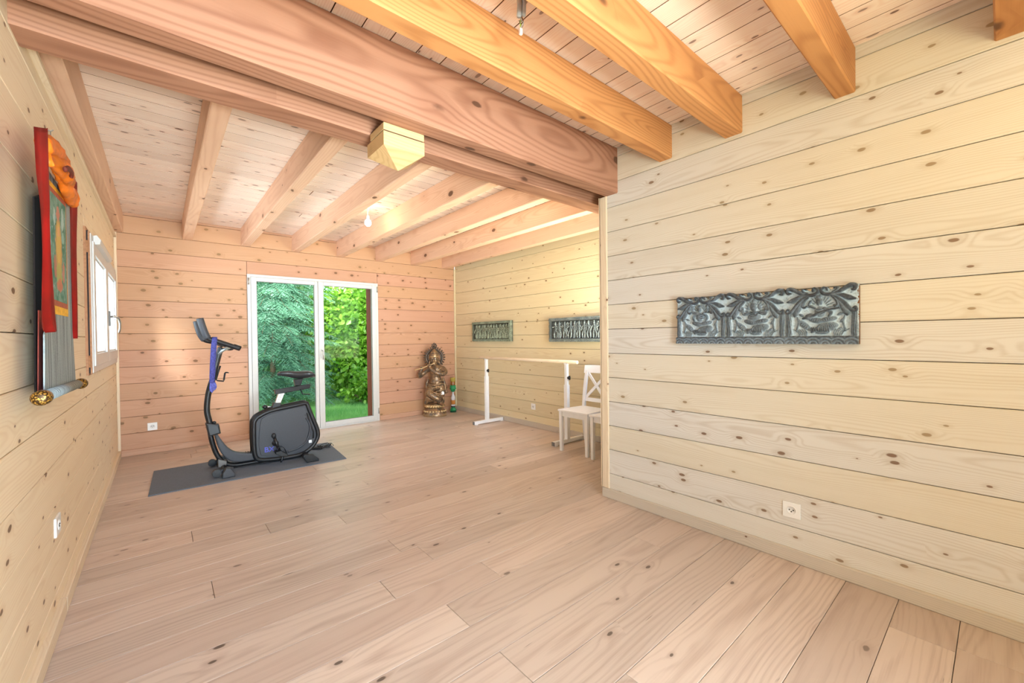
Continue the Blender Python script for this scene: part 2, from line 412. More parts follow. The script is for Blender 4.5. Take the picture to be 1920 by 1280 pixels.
# beams ------------------------------------------------------------
def beam(name, mat, o, X, Y, L, W, Hh, label, bev=.006, group=None):
    """X along, Y across, up is Z; o is the bottom corner"""
    bm = bmesh.new(); bm_box(bm, (0, 0, 0), (L, W, Hh))
    es = [e for e in bm.edges if abs((e.verts[0].co-e.verts[1].co).normalized().x) > .9]
    bmesh.ops.bevel(bm, geom=es, offset=bev, segments=1, affect='EDGES')
    ob = from_bm(name, bm, mat)
    X, Y = Vector(X), Vector(Y); Z = Vector((0, 0, 1))
    if X.cross(Y).dot(Z) < 0:
        ob.data.flip_normals()
    M = Matrix((X, Y, Z)).transposed().to_4x4(); M.translation = o; ob.matrix_world = M
    return setp(ob, label, 'beam', group)
BZ = 2.535
bn = 'wooden ceiling joists'
farx = [.0, .604, 1.204, 1.806, 2.406, 3.003, 3.613, 4.209]
lab = ['pale pine ceiling joist lying against the left wall above the window',
       'pale pine ceiling joist, first one clear of the left wall',
       'pale pine ceiling joist directly above the left side of the glazed door',
       'pale pine ceiling joist running from the hanging bracket block, left of the bare bulb',
       'pine ceiling joist lit warm by the bare bulb on its side',
       'pine ceiling joist next to the bulb-lit one, towards the alcove wall',
       'pine ceiling joist, second from the right wall of the alcove',
       'pine ceiling joist close along the top of the alcove wall']
for xx, wd, lb in zip(farx, (.08, .096, .1, .096, .105, .1, .104, .1), lab):
    beam('ceiling_beam', beam_far_m, (xx, 2.39, BZ), (0, 1, 0), (1, 0, 0), 4.03, wd, .23, lb, group=bn)
beam('ceiling_beam', beam_big_m, (0, 2.23, 2.415), (1, 0, 0), (0, 1, 0), 4.471, .16, .35, 'long cross beam carrying the far joists, shadowed strip behind the largest beam', group='cross beams')
beam('ceiling_beam', beam_big_m, (0, 1.938, 2.415), (1, 0, 0), (0, 1, 0), 3.127, .117, .35, 'largest and deepest cross beam, running over to the partition edge', group='cross beams')
for (y0, y1), lb in zip(((1.486, 1.584), (1.028, 1.134), (.486, .575), (-.08, .023)), (
        'orange pine joist next in front of the largest cross beam', 'orange pine joist beside the dangling cable ends, nearer the camera',
        'orange pine joist whose end shows high on the partition wall, top centre right', 'orange pine joist cut by the top right picture corner')):
    beam('ceiling_beam', beam_near_m, (0, y0, BZ), (1, 0, 0), (0, 1, 0), 3.127, y1-y0, .23, lb, group='near bay joists')
# post stub with pyramid foot
ps = empty('post_stub', (1.394, 2.14, 2.30), label='short square post end with pointed foot hanging under the cross beams', cat='bracket')
def stubmesh(z0, z1, x0, x1, y0, y1):
    return bm_box(bmesh.new(), (x0, y0, z0), (x1, y1, z1), .004)
sx0, sx1, sy0, sy1 = 1.278, 1.51, 2.05, 2.229
shift(from_bm('post_upper', stubmesh(2.378, 2.415, sx0, sx1, sy0, sy1), post_m, ps), ps.location)
shift(from_bm('post_groove', bm_box(bmesh.new(), (sx0+.006, sy0+.006, 2.368), (sx1-.006, sy1, 2.38)), gapm, ps), ps.location)
cx, cy = (sx0+sx1)/2, (sy0+sy1)/2
v = [(sx0, sy0, 2.37), (sx1, sy0, 2.37), (sx1, sy1+.04, 2.37), (sx0, sy1+.04, 2.37), (sx0, sy0, 2.30), (sx1, sy0, 2.30), (sx1, sy1+.04, 2.30), (sx0, sy1+.04, 2.30), (cx+.02, cy+.04, 2.235)]
f = [(3, 2, 1, 0), (0, 1, 5, 4), (1, 2, 6, 5), (2, 3, 7, 6), (3, 0, 4, 7), (4, 5, 8), (5, 6, 8), (6, 7, 8), (7, 4, 8)]
f = [q[::-1] for q in f[:1]]+f[1:]
shift(pydata('post_foot', v, f, post_m, ps), ps.location)

# ------------------------------------------------------------------ glazed door
d1 = setp(empty('door_1', (2.143, 6.42, 0)), kind='structure')
L1 = d1.location
def dpart(name, bm, mat, parent=d1, smooth=False): return shift(from_bm(name, bm, mat, parent, smooth), L1)
red_stain = wood('red_stained_wood', (142, 64, 48), (104, 40, 30), (60, 24, 18), prob=.1, rings=80, tone=.03)
bm = bmesh.new()
for a, b in (((1.262, 6.395, 0), (1.30, 6.47, 2.175)), ((2.986, 6.395, 0), (3.024, 6.47, 2.175)), ((1.30, 6.395, 2.14), (2.986, 6.47, 2.175)), ((1.30, 6.395, 0), (2.986, 6.47, .022))):
    bm_box(bm, a, b, .003)
dpart('door_frame', bm, white_pvc)
for x0, x1 in ((1.302, 2.128), (2.132, 2.984)):
    gx0, gx1 = (1.366, 2.083) if x0 < 2 else (2.205, 2.926)
    bm = bmesh.new()
    for a, b in (((x0, 6.388, .024), (gx0, 6.45, 2.138)), ((gx1, 6.388, .024), (x1, 6.45, 2.138)), ((gx0, 6.388, .024), (gx1, 6.45, .09)), ((gx0, 6.388, 2.086), (gx1, 6.45, 2.138))):
        bm_box(bm, a, b, .004)
    sash = dpart('door_sash', bm, white_pvc)
    g = from_bm('pane', bm_box(bmesh.new(), (gx0-.004, 6.418, .086), (gx1+.004, 6.424, 2.09)), glass, sash); shift(g, L1)
    bm = bmesh.new()
    for a, b in (((gx0, 6.408, .09), (gx0+.006, 6.418, 2.086)), ((gx1-.006, 6.408, .09), (gx1, 6.418, 2.086)), ((gx0, 6.408, .09), (gx1, 6.418, .096)), ((gx0, 6.408, 2.080), (gx1, 6.418, 2.086))): bm_box(bm, a, b)
    shift(from_bm('glazing_seal', bm, greyp, sash), L1)
# lever handle on the meeting stile
bm = bm_box(bmesh.new(), (2.158, 6.38, 1.03), (2.184, 6.389, 1.17), .003)
hp = dpart('handle_plate', bm, white_pvc)
dh = dpart('door_handle', bm_tube(bmesh.new(), [(2.171, 6.385, 1.14), (2.171, 6.345, 1.14), (2.172, 6.335, 1.125), (2.174, 6.334, 1.01)], .008, 8), steel, d1, True)
for hx in (1.276, 3.010):
    for hz in (.16, 2.08):
        dpart('door_hinge', bm_tube(bmesh.new(), [(hx, 6.389, hz-.045), (hx, 6.389, hz+.045)], .009, 8), steel, d1, True)
# outer reveal and red stained shutter guide seen through the right pane
bm = bmesh.new()
for a, b in (((1.20, 6.50, -.02), (1.262, 6.80, 2.26)), ((3.0, 6.50, -.02), (3.06, 6.83, 2.26)), ((1.20, 6.50, 2.19), (3.06, 6.80, 2.26))): bm_box(bm, a, b)
dpart('door_reveal', bm, red_stain)

# ------------------------------------------------------------------ left window
w1 = setp(empty('window_1', (0, 4.98, 1.57)), kind='structure')
L2 = w1.location
def wpart(name, bm, mat, parent=w1, smooth=False): return shift(from_bm(name, bm, mat, parent, smooth), L2)
def frame_bm(bm, y0, y1, z0, z1, t, x0, x1, bev=.003):
    for a, b in (((x0, y0, z0), (x1, y0+t, z1)), ((x0, y1-t, z0), (x1, y1, z1)), ((x0, y0+t, z0), (x1, y1-t, z0+t)), ((x0, y0+t, z1-t), (x1, y1-t, z1))): bm_box(bm, a, b, bev)
    return bm
wpart('window_casing', frame_bm(bmesh.new(), 3.985, 5.985, 1.075, 2.085, .05, -.018, .013), casing_m)
wpart('window_seal', frame_bm(bmesh.new(), 4.0, 5.97, 1.09, 2.06, .03, .012, .021, 0), seal)
wpart('frame_edge', frame_bm(bmesh.new(), 3.995, 5.972, 1.085, 2.055, .03, .020, .030), casing_m)
wpart('window_frame', frame_bm(bmesh.new(), 4.0, 5.965, 1.09, 2.045, .045, .029, .036), white_pvc)
for hz in (1.17, 1.95):
    wpart('window_hinge', bm_tube(bmesh.new(), [(.017, 3.992, hz-.04), (.017, 3.992, hz+.04)], .008, 8), casing_m, w1, True)
for y0, y1 in ((4.045, 4.945), (4.955, 5.92)):
    sash = wpart('window_sash', frame_bm(bmesh.new(), y0, y1, 1.135, 2.0, .085, -.03, .045, .005), white_pvc)
    g = wpart('pane', bm_box(bmesh.new(), (-.004, y0+.08, 1.215), (.001, y1-.08, 1.92)), glass, sash)
    wpart('glazing_bead', frame_bm(bmesh.new(), y0+.085, y1-.085, 1.22, 1.915, .012, .0, .03), white_pvc, sash)
wpart('handle_plate', bm_box(bmesh.new(), (.045, 5.0, 1.44), (.056, 5.03, 1.57), .003), greyp)
wpart('window_handle', bm_tube(bmesh.new(), [(.055, 5.015, 1.52), (.085, 5.015, 1.525), (.105, 5.04, 1.51), (.112, 5.08, 1.47), (.11, 5.10, 1.42), (.102, 5.11, 1.385)], .0085, 8), steel, w1, True)
bm = bmesh.new(); bm_prism(bm, [(.036, 1.985), (.036, 2.05), (.055, 2.055), (.076, 2.022), (.07, 1.992)], 4.12, 5.0, 'y', .004)
vb = wpart('trickle_vent', bm, white_pvc)
wpart('vent_slot', bm_box(bmesh.new(), (.060, 4.25, 2.040), (.066, 4.85, 2.047)), greyp, vb)
# window board outside and reveal
wpart('window_reveal', frame_bm(bmesh.new(), 3.98, 5.985, 1.07, 2.075, .03, -.22, -.03, 0), casing_m)

# ------------------------------------------------------------------ sockets
def socket(loc, X, Z, label, wd=.088, n=1):
    """X along the wall, Z out of it"""
    t = empty('wall_socket', loc, label=label, cat='socket')
    X, Z = Vector(X), Vector(Z); Y = Z.cross(X)
    M = Matrix((X, Y, Z)).transposed().to_4x4()
    def fin(o): o.data.transform(M); return o
    h = .088
    fin(from_bm('cover_plate', bm_box(bmesh.new(), (-wd/2, -h/2, 0), (wd/2, h/2, .009), .003), socket_m, t))
    for i in range(n):
        ox = (i-(n-1)/2)*.07
        bm = bm_lathe(bmesh.new(), [(.024, .008), (.024, .0105), (.022, .0115), (.0215, .0095)], 24, (ox, 0))
        ins = fin(from_bm('socket_insert', bm, socket_m, t, True))
        for px, py in ((-.0095, .002), (.0095, .002), (0, -.007)):
            fin(from_bm('socket_hole', bm_lathe(bmesh.new(), [(.0032, .009), (.0032, .0125)], 10, (ox+px, py)), socket_hole, ins))
    return t
socket((3.127, .777, .294), (0, -1, 0), (-1, 0, 0), 'white wall socket low on the pale partition wall under the large carved panel')
socket((0, 2.86, .447), (0, 1, 0), (1, 0, 0), 'white wall socket on the left wall seen edge-on, below the hanging scroll', .11)
socket((.295, 6.42, .31), (1, 0, 0), (0, -1, 0), 'white wall socket on the shaded back wall, left of the exercise bike')
socket((4.471, 4.363, .297), (0, -1, 0), (-1, 0, 0), 'white wall socket on the alcove wall under the ballet barre')

# ------------------------------------------------------------------ bare bulb on its wire
bulb_m = plain('lit_bulb', (255, 236, 205), .3, emit=28)
brassm = plain('bulb_brass', (150, 130, 90), .35, .8)
b = empty('hanging_bulb', (2.125, 4.45, H_C), label='lit bare bulb hanging on a short white wire between two joists', cat='lamp')
tube('wire', [(0, 0, 0), (.004, 0, -.05), (-.003, 0, -.10), (.0, 0, -.135)], .004, white_paint, b, 8)
lathe('bulb_socket', [(.010, -.165), (.014, -.162), (.014, -.13), (.007, -.125)], white_paint, b, 14)
o = lathe('bulb', [(.003, -.243), (.018, -.238), (.031, -.222), (.035, -.204), (.029, -.182), (.015, -.168), (.012, -.16)], bulb_m, b, 18)
lamp('bulb_light', 'POINT', (2.145, 4.45, H_C-.205), None, 9, (1, .80, .50), shadow_soft_size=.036)

# cable ends at the ceiling
cb = empty('cable_ends', (1.575, 1.33, H_C), label='two grey conduit ends with loose wires and a clear connector dangling from the ceiling', cat='cable')
cond_m = plain('conduit_grey', (186, 192, 198), .5)
wires = {'black': (30, 30, 30), 'green_yellow': (150, 170, 60), 'grey': (150, 150, 148), 'brown': (120, 70, 45)}
tube('conduit', [(0, 0, 0), (-.004, -.01, -.06), (-.010, -.012, -.112)], .010, cond_m, cb, 12)
tube('conduit', [(.022, -.006, 0), (.017, -.014, -.05), (.010, -.018, -.100)], .010, cond_m, cb, 12)
for i, (k, c) in enumerate(wires.items()):
    a = i*1.7
    P = [(-.002, -.014, -.105), (.006*math.cos(a)+.002, -.016+.006*math.sin(a), -.125), (.009*math.cos(a+1.5), -.018+.008*math.sin(a+1.5), -.142), (-.008+.003*math.cos(a), -.02, -.168)]
    tube('wire', catmull(P, 4), .0022, plain('wire_'+k, c, .5), cb, 6)
tube('wire', [(-.004, -.02, -.150), (-.018, -.022, -.138)], .002, plain('wire_olive', (92, 90, 40), .5), cb, 6)
clear_m = plain('clear_connector', (226, 205, 196), .2)
shift(box('connector', (-.016, -.026, -.192), (-.001, -.014, -.166), clear_m, cb, .003), (0, 0, 0))

# ------------------------------------------------------------------ mat and exercise bike
mat_o = empty('exercise_mat', (1.14, 5.04, 0), label='thin dark grey rubber mat on the oak floor under the exercise bike', cat='mat')
c = [(.284, 4.626), (1.906, 4.600), (1.969, 5.479), (.311, 5.478)]
shift(prism('mat_sheet', c, .0015, .009, rubber, mat_o, 'z', .003), mat_o.location)

bk = empty('exercise_bike', (1.2, 5.03, .009), label='black upright exercise bike standing on the grey mat before the glazed door', cat='bike')
BL = Vector((1.2, 5.03, .009))
def bp(name, bm, mat, parent=bk, smooth=False): return shift(from_bm(name, bm, mat, parent, smooth), BL)
YC = 5.03
v3 = lambda l, yy=YC: [(a, yy, b) for a, b in l]
outline = [(1.128, .075), (1.103, .20), (1.104, .43), (1.115, .475), (1.150, .512), (1.255, .556), (1.42, .579), (1.59, .598), (1.612, .585), (1.635, .52), (1.68, .39), (1.716, .28), (1.712, .19), (1.65, .10), (1.55, .045), (1.41, .037), (1.25, .045)]
ol = [(p.x, p.y) for p in catmull([(a, b, 0) for a, b in outline], 4, True)]
bp('housing', bm_prism(bmesh.new(), ol, YC-.055, YC+.055, 'y', .012), charc)
bp('housing_rim', bm_tube(bmesh.new(), [(a, YC-.052, b) for a, b in ol], .023, 8, True), blackp, bk, True)
bp('housing_rim', bm_tube(bmesh.new(), [(a, YC+.052, b) for a, b in ol], .023, 8, True), blackp, bk, True)
# side panel, flywheel arc, slot and sticker on the visible side
pan = [(1.160, .11), (1.158, .43), (1.20, .50), (1.30, .532), (1.565, .565), (1.60, .46), (1.622, .36), (1.62, .27), (1.575, .165), (1.49, .115), (1.38, .10)]
pl = [(p.x, p.y) for p in catmull([(a, b, 0) for a, b in pan], 3, True)]
bp('side_panel', bm_prism(bmesh.new(), pl, YC-.066, YC-.05, 'y', .004), charc)
arc = catmull([(1.595, YC-.062, .44), (1.632, YC-.062, .36), (1.632, YC-.062, .27), (1.59, YC-.062, .17), (1.50, YC-.062, .115), (1.41, YC-.062, .10)], 5)
bp('flywheel_cover', bm_tube(bmesh.new(), arc, .012, 8), charc, bk, True)
bp('vent_slot', bm_tube(bmesh.new(), [(1.607, YC-.066, .49), (1.637, YC-.064, .38), (1.672, YC-.062, .27), (1.668, YC-.062, .20)], .007, 8), seal, bk, True)
bp('sticker', bm_box(bmesh.new(), (1.622, YC-.0625, .155), (1.652, YC-.055, .185)), white_paint)
bp('screw', bm_tube(bmesh.new(), [(1.588, YC-.068, .47), (1.588, YC-.06, .47)], .006, 8), seal)
fc = bpy.data.curves.new('lettering', 'FONT'); fc.body = 'BX'; fc.size = .074; fc.extrude = .0012; fc.offset = .0012
tmp = bpy.data.objects.new('lettering_curve', fc); COL.objects.link(tmp); bpy.context.view_layer.update()
me = bpy.data.meshes.new_from_object(tmp.evaluated_get(bpy.context.evaluated_depsgraph_get())); bpy.data.objects.remove(tmp)
ft = link('lettering', me, None, bk)
ft.rotation_euler = (math.pi/2, 0, 0); ft.location = Vector((1.190, YC-.0675, .132))-BL
me.materials.append(plain('blue_lettering', (92, 96, 196), .5))
# curved base frame and front shroud
fr = catmull(v3([(.742, .40), (.757, .30), (.79, .18), (.845, .085), (.93, .044), (1.06, .038), (1.20, .038), (1.36, .036)]), 5)
bp('base_frame', bm_tube(bmesh.new(), fr, .022, 10, flat=1.5), blackp, bk, True)
bp('frame_underside', bm_box(bmesh.new(), (.93, YC-.022, .0105), (1.19, YC+.022, .02), .003), seal)
up_ = [(.788, .44), (.80, .38), (.85, .28), (.895, .215), (.95, .172), (1.03, .148), (1.12, .138)]
lo_ = [(1.12, .066), (1.0, .066), (.92, .082), (.862, .13), (.815, .21), (.785, .32), (.765, .43)]
up_ = [(p.x, p.y) for p in catmull([(a, b, 0) for a, b in up_], 4)]; lo_ = [(p.x, p.y) for p in catmull([(a, b, 0) for a, b in lo_], 4)]
bp('front_shroud', bm_prism(bmesh.new(), up_+lo_, YC-.042, YC+.042, 'y', .012), charc)
for k in range(4): bp('step_rib', bm_box(bmesh.new(), (1.035+k*.02, YC-.04, .142), (1.044+k*.02, YC+.04, .152), .002), blackp)
bp('mast_collar', bm_prism(bmesh.new(), [(.705, .495), (.718, .50), (.812, .475), (.826, .385), (.728, .365)], YC-.05, YC+.05, 'y', .014), blackp)
bp('collar_knob', bm_ball(bmesh.new(), (.775, YC-.01, .495), (.018, .03, .015), 10), blackp, bk, True)
mast = catmull(v3([(.748, .45), (.735, .52), (.721, .60), (.722, .68), (.734, .78), (.752, .86), (.775, .94), (.80, 1.06), (.826, 1.17), (.842, 1.235)]), 4)
bp('mast', bm_tube(bmesh.new(), mast, .025, 12), blackp, bk, True)
# handlebar
near = catmull([(.668, 4.85, 1.512), (.690, 4.85, 1.425), (.716, 4.85, 1.345), (.745, 4.855, 1.315), (.80, 4.86, 1.295), (.88, 4.87, 1.262), (.985, 4.885, 1.218)], 5)
far_ = catmull([(.660, 5.20, 1.50), (.684, 5.20, 1.39), (.712, 5.20, 1.325), (.745, 5.20, 1.300), (.81, 5.19, 1.285), (.90, 5.18, 1.255), (1.0, 5.165, 1.225)], 5)
bp('handlebar', bm_tube(bmesh.new(), near, .022, 10), blackp, bk, True)
bp('handlebar', bm_tube(bmesh.new(), far_, .022, 10), blackp, bk, True)
for q in (near, far_):
    bp('grip', bm_tube(bmesh.new(), q[:13], .029, 12), charc, bk, True)
    bp('pulse_sensor', bm_tube(bmesh.new(), [q[-1]-(q[-1]-q[-4])*.9+Vector((0, 0, .006)), q[-1]+Vector((.004, 0, .006))], .022, 10), steel if q is far_ else blackp, bk, True)
bp('handlebar_crossbar', bm_tube(bmesh.new(), [(.80, 4.86, 1.295), (.84, 4.95, 1.262), (.848, 5.03, 1.250), (.84, 5.11, 1.258), (.81, 5.19, 1.285)], .016, 10), blackp, bk, True)
bp('console_bracket', bm_tube(bmesh.new(), [(.822, 4.99, 1.165), (.85, 4.985, 1.205), (.905, 4.98, 1.245)], .012, 8, flat=.6), plain('silver_bracket', (170, 180, 182), .35, .7), bk, True)
bp('console_bracket', bm_tube(bmesh.new(), [(.83, 5.07, 1.165), (.86, 5.075, 1.20), (.93, 5.08, 1.235)], .012, 8, flat=.6), plain('silver_bracket_b', (170, 180, 182), .35, .7), bk, True)
bp('adjuster_knob', bm_ball(bmesh.new(), (.925, 5.12, 1.215), (.035, .02, .016), 10), blackp, bk, True)
bp('clamp_knob', bm_ball(bmesh.new(), (.775, 5.03, 1.165), (.018, .025, .02), 10), steel, bk, True)
cage = [(.834, 1.052), (.815, .985), (.797, .918), (.806, .906), (.855, .897), (.862, .915), (.871, .975), (.880, .983), (.90, .980)]
for yy in (4.99, 5.055):
    bp('bottle_cage', bm_tube(bmesh.new(), v3(cage, yy), .0045, 6), darkm, bk, True)
bp('cage_base', bm_tube(bmesh.new(), [(.855, 4.99, .897), (.855, 5.055, .897)], .0045, 6), darkm)
# seat column
bp('seat_collar', bm_prism(bmesh.new(), [(1.262, .545), (1.357, .560), (1.362, .626), (1.293, .636)], YC-.035, YC+.035, 'y', .008), blackp)
bp('seat_post', bm_prism(bmesh.new(), [(1.305, .62), (1.358, .615), (1.408, .745), (1.348, .752)], YC-.02, YC+.02, 'y', .005), steel)
for z in range(5):
    bp('post_hole', bm_tube(bmesh.new(), [(1.332+z*.0107, YC-.0212, .645+z*.022), (1.332+z*.0107, YC-.019, .645+z*.022)], .004, 8), seal)
bp('seat_slider', bm_prism(bmesh.new(), [(1.305, .772), (1.312, .722), (1.345, .722), (1.655, .755), (1.658, .802), (1.628, .803)], YC-.026, YC+.026, 'y', .006), darkm)
bp('tension_knob', bm_ball(bmesh.new(), (1.212, YC-.01, .598), (.025, .025, .022), 10), blackp, bk, True)
bp('tension_stem', bm_tube(bmesh.new(), [(1.215, YC, .596), (1.285, YC, .588)], .009, 8), steel, bk, True)
bp('lock_pin', bm_ball(bmesh.new(), (1.188, YC-.02, .557), (.016, .016, .012), 10), blackp, bk, True)
bp('saddle_clamp', bm_prism(bmesh.new(), [(1.505, .795), (1.56, .80), (1.585, .872), (1.49, .868)], YC-.03, YC+.03, 'y', .006), darkm)
bp('slider_lever', bm_tube(bmesh.new(), [(1.55, YC-.03, .755), (1.575, YC-.035, .70), (1.645, YC-.05, .692)], .007, 8), darkm, bk, True)
# saddle: lofted from nose to tail
sec = [(1.338, .936, .022, .012, .018), (1.37, .945, .036, .018, .03), (1.43, .944, .045, .022, .045), (1.50, .932, .062, .026, .055), (1.56, .928, .092, .028, .06), (1.62, .932, .118, .028, .06), (1.665, .928, .122, .022, .05), (1.692, .905, .10, .012, .03)]
bm = bmesh.new(); rings = []
for x_, zt, hw, cr, th in sec:
    ring = []
    for k in range(16):
        a = k/16*2*math.pi; cyy, cz = math.cos(a), math.sin(a)
        zz = zt-.0+cr*cz if cz > 0 else zt+th*cz
        ring.append(bm.verts.new((x_, YC+hw*math.copysign(abs(cyy)**.8, cyy), zz)))
    rings.append(ring)
for A, B in zip(rings, rings[1:]):
    for k in range(16): bm.faces.new((A[k], A[(k+1) % 16], B[(k+1) % 16], B[k]))
bm.faces.new(rings[0][::-1]); bm.faces.new(rings[-1])
sad = bp('saddle', bm, plain('saddle_vinyl', (48, 48, 50), .33), bk, True)
# cranks and pedals
def ped(yc, tip, hub, nm=1):
    cr = bp('crank', bm_tube(bmesh.new(), [(hub[0], yc, hub[1]), (tip[0], yc-.01 if yc < YC else yc+.01, tip[1])], .014, 10, flat=.7), darkm, bk, True)
    s = -1 if yc < YC else 1
    py = yc+s*.065
    p = bp('pedal', bm_prism(bmesh.new(), [(tip[0]-.055, tip[1]+.025), (tip[0]-.01, tip[1]+.03), (tip[0]+.055, tip[1]-.02), (tip[0]+.05, tip[1]-.035), (tip[0], tip[1]-.03), (tip[0]-.055, tip[1]+.005)], py-.045, py+.045, 'y', .004), blackp)
    st = catmull([(tip[0]-.035, py, tip[1]+.03), (tip[0]-.02, py, tip[1]+.065), (tip[0]+.025, py, tip[1]+.05), (tip[0]+.05, py, tip[1]-.01)], 4)
    bm = bmesh.new(); bm_tube(bm, st, .018, 6, flat=.2, upv=(0, 1, 0)); o = shift(from_bm('pedal_strap', bm, blackp, p, True), BL)
    bm = bmesh.new(); bm_tube(bm, [(tip[0]+.02, py, tip[1]-.03), (tip[0]+.01, py+.01, tip[1]-.075), (tip[0]-.005, py+.005, tip[1]-.10)], .009, 6, flat=.3); shift(from_bm('strap_end', bm, blackp, p, True), BL)
hub = (1.285, .285)
bp('bottom_bracket', bm_tube(bmesh.new(), [(1.290, YC-.10, .215), (1.290, YC+.10, .215)], .03, 12), darkm, bk, True)
ped(YC-.11, (1.325, .125), (1.272, .30))
ped(YC+.11, (1.255, .31), (1.30, .16))
bp('crank_cap', bm_ball(bmesh.new(), (1.272, YC-.115, .30), (.022, .016, .028), 10), blackp, bk, True)
# feet
for nm, xx, y0, y1 in (('front_stabilizer', .845, 4.74, 5.30), ('rear_stabilizer', 1.575, 4.74, 5.28)):
    bp(nm, bm_tube(bmesh.new(), [(xx, y0, .045), (xx, y1, .045)], .024, 12), darkm if xx < 1 else blackp, bk, True)
for yy in (4.70, 5.26):
    bp('stabilizer_foot', bm_prism(bmesh.new(), [(.805, .010), (.905, .010), (.905, .04), (.872, .092), (.835, .10), (.808, .055)], yy, yy+.07, 'y', .01), charc)
    bp('stabilizer_foot', bm_prism(bmesh.new(), [(1.535, .010), (1.655, .010), (1.652, .035), (1.60, .085), (1.51, .10), (1.50, .08)], yy, yy+.055, 'y', .008), blackp)
for yy in (4.775, 5.21):
    bp('transport_wheel', bm_tube(bmesh.new(), [(.768, yy, .052), (.768, yy+.035, .052)], .036, 16), blackp, bk)
    bp('wheel_bracket', bm_box(bmesh.new(), (.768, yy+.036, .035), (.84, yy+.046, .07), .004), charc)
bp('frame_bracket', bm_prism(bmesh.new(), [(.80, .05), (.86, .035), (.87, .10), (.80, .13)], YC-.04, YC+.04, 'y', .006), greyp)
bp('rear_bracket', bm_prism(bmesh.new(), [(1.50, .05), (1.60, .03), (1.60, .10), (1.50, .10)], YC-.035, YC+.035, 'y', .006), blackp)

# blue strap over the handlebar
st = empty('resistance_strap', (.765, 4.86, 1.33), label='blue woven strap hanging over the handlebar of the exercise bike', cat='strap')
SL = st.location
strap_m = plain('blue_webbing', (66, 68, 138), .75, var=.3, scale=90)
strap_m2 = plain('blue_webbing_end', (92, 98, 178), .75, var=.3, scale=60)
def ribbon(bm, pts, half, th, side):
    """flat band: SIDE is the width direction"""
    s = Vector(side).normalized(); P = [Vector(p) for p in pts]; rows = []
    for i, p in enumerate(P):
        t = (P[min(i+1, len(P)-1)]-P[max(i-1, 0)]).normalized(); n = t.cross(s).normalized()
        hw = half[i] if hasattr(half, '__len__') else half
        rows.append([bm.verts.new(p+s*hw+n*th), bm.verts.new(p-s*hw+n*th), bm.verts.new(p-s*hw-n*th), bm.verts.new(p+s*hw-n*th)])
    for A, B in zip(rows, rows[1:]):
        for k in range(4): bm.faces.new((A[k], B[k], B[(k+1) % 4], A[(k+1) % 4]))
    bm.faces.new(rows[0]); bm.faces.new(rows[-1][::-1])
    bmesh.ops.recalc_face_normals(bm, faces=bm.faces)
    return bm
pts = [(.751, 4.822, .905), (.752, 4.820, .96), (.757, 4.815, 1.02), (.757, 4.820, 1.08), (.763, 4.815, 1.14), (.766, 4.822, 1.20), (.772, 4.818, 1.27), (.777, 4.828, 1.318), (.778, 4.858, 1.336), (.778, 4.888, 1.315), (.773, 4.896, 1.25), (.763, 4.893, 1.10), (.755, 4.885, .95)]
shift(from_bm('band', ribbon(bmesh.new(), catmull(pts, 4), .021, .002, (1, 0, 0)), strap_m, st, True), SL)
bm = bmesh.new()
for k, (ox, l) in enumerate(((-.014, .085), (-.004, .095), (.006, .08), (.015, .07))):
    bm_tube(bm, catmull([(.756+ox, 4.835+.006*k, .905), (.758+ox*1.3, 4.828+.004*k, .865), (.752+ox*.9, 4.835, .905-l)], 4), [.008, .008, .009, .0095, .010, .010, .009, .008, .005], 8)
shift(from_bm('knotted_end', bm, strap_m2, st, True), SL)

# power adapter with its coil of cable at the end of the mat
pa = empty('power_adapter', (1.76, 5.20, .009), label='small black power adapter with looped thin cable at the far end of the mat', cat='adapter')
PL = pa.location
shift(from_bm('adapter_body', bm_prism(bmesh.new(), [(1.70, 5.235), (1.80, 5.16), (1.83, 5.20), (1.73, 5.275)], .0095, .035, 'z', .006), seal, pa), PL)
loops = []
for k in range(26):
    a = k/26*2*math.pi*3
    loops.append((1.85+.075*math.cos(a)+.01*math.sin(a*.37), 5.22+.05*math.sin(a), .014+.028*(1+math.sin(a*1.3))/1.0*.6))
shift(from_bm('cable', bm_tube(bmesh.new(), catmull([(1.80, 5.20, .02)]+loops, 3), .0035, 6), seal, pa, True), PL)
shift(from_bm('cable', bm_tube(bmesh.new(), catmull([(1.82, 5.19, .02), (1.86, 5.17, .06), (1.91, 5.17, .07), (1.95, 5.2, .03), (1.955, 5.23, .013)], 5), .003, 6), greyp, pa, True), PL)

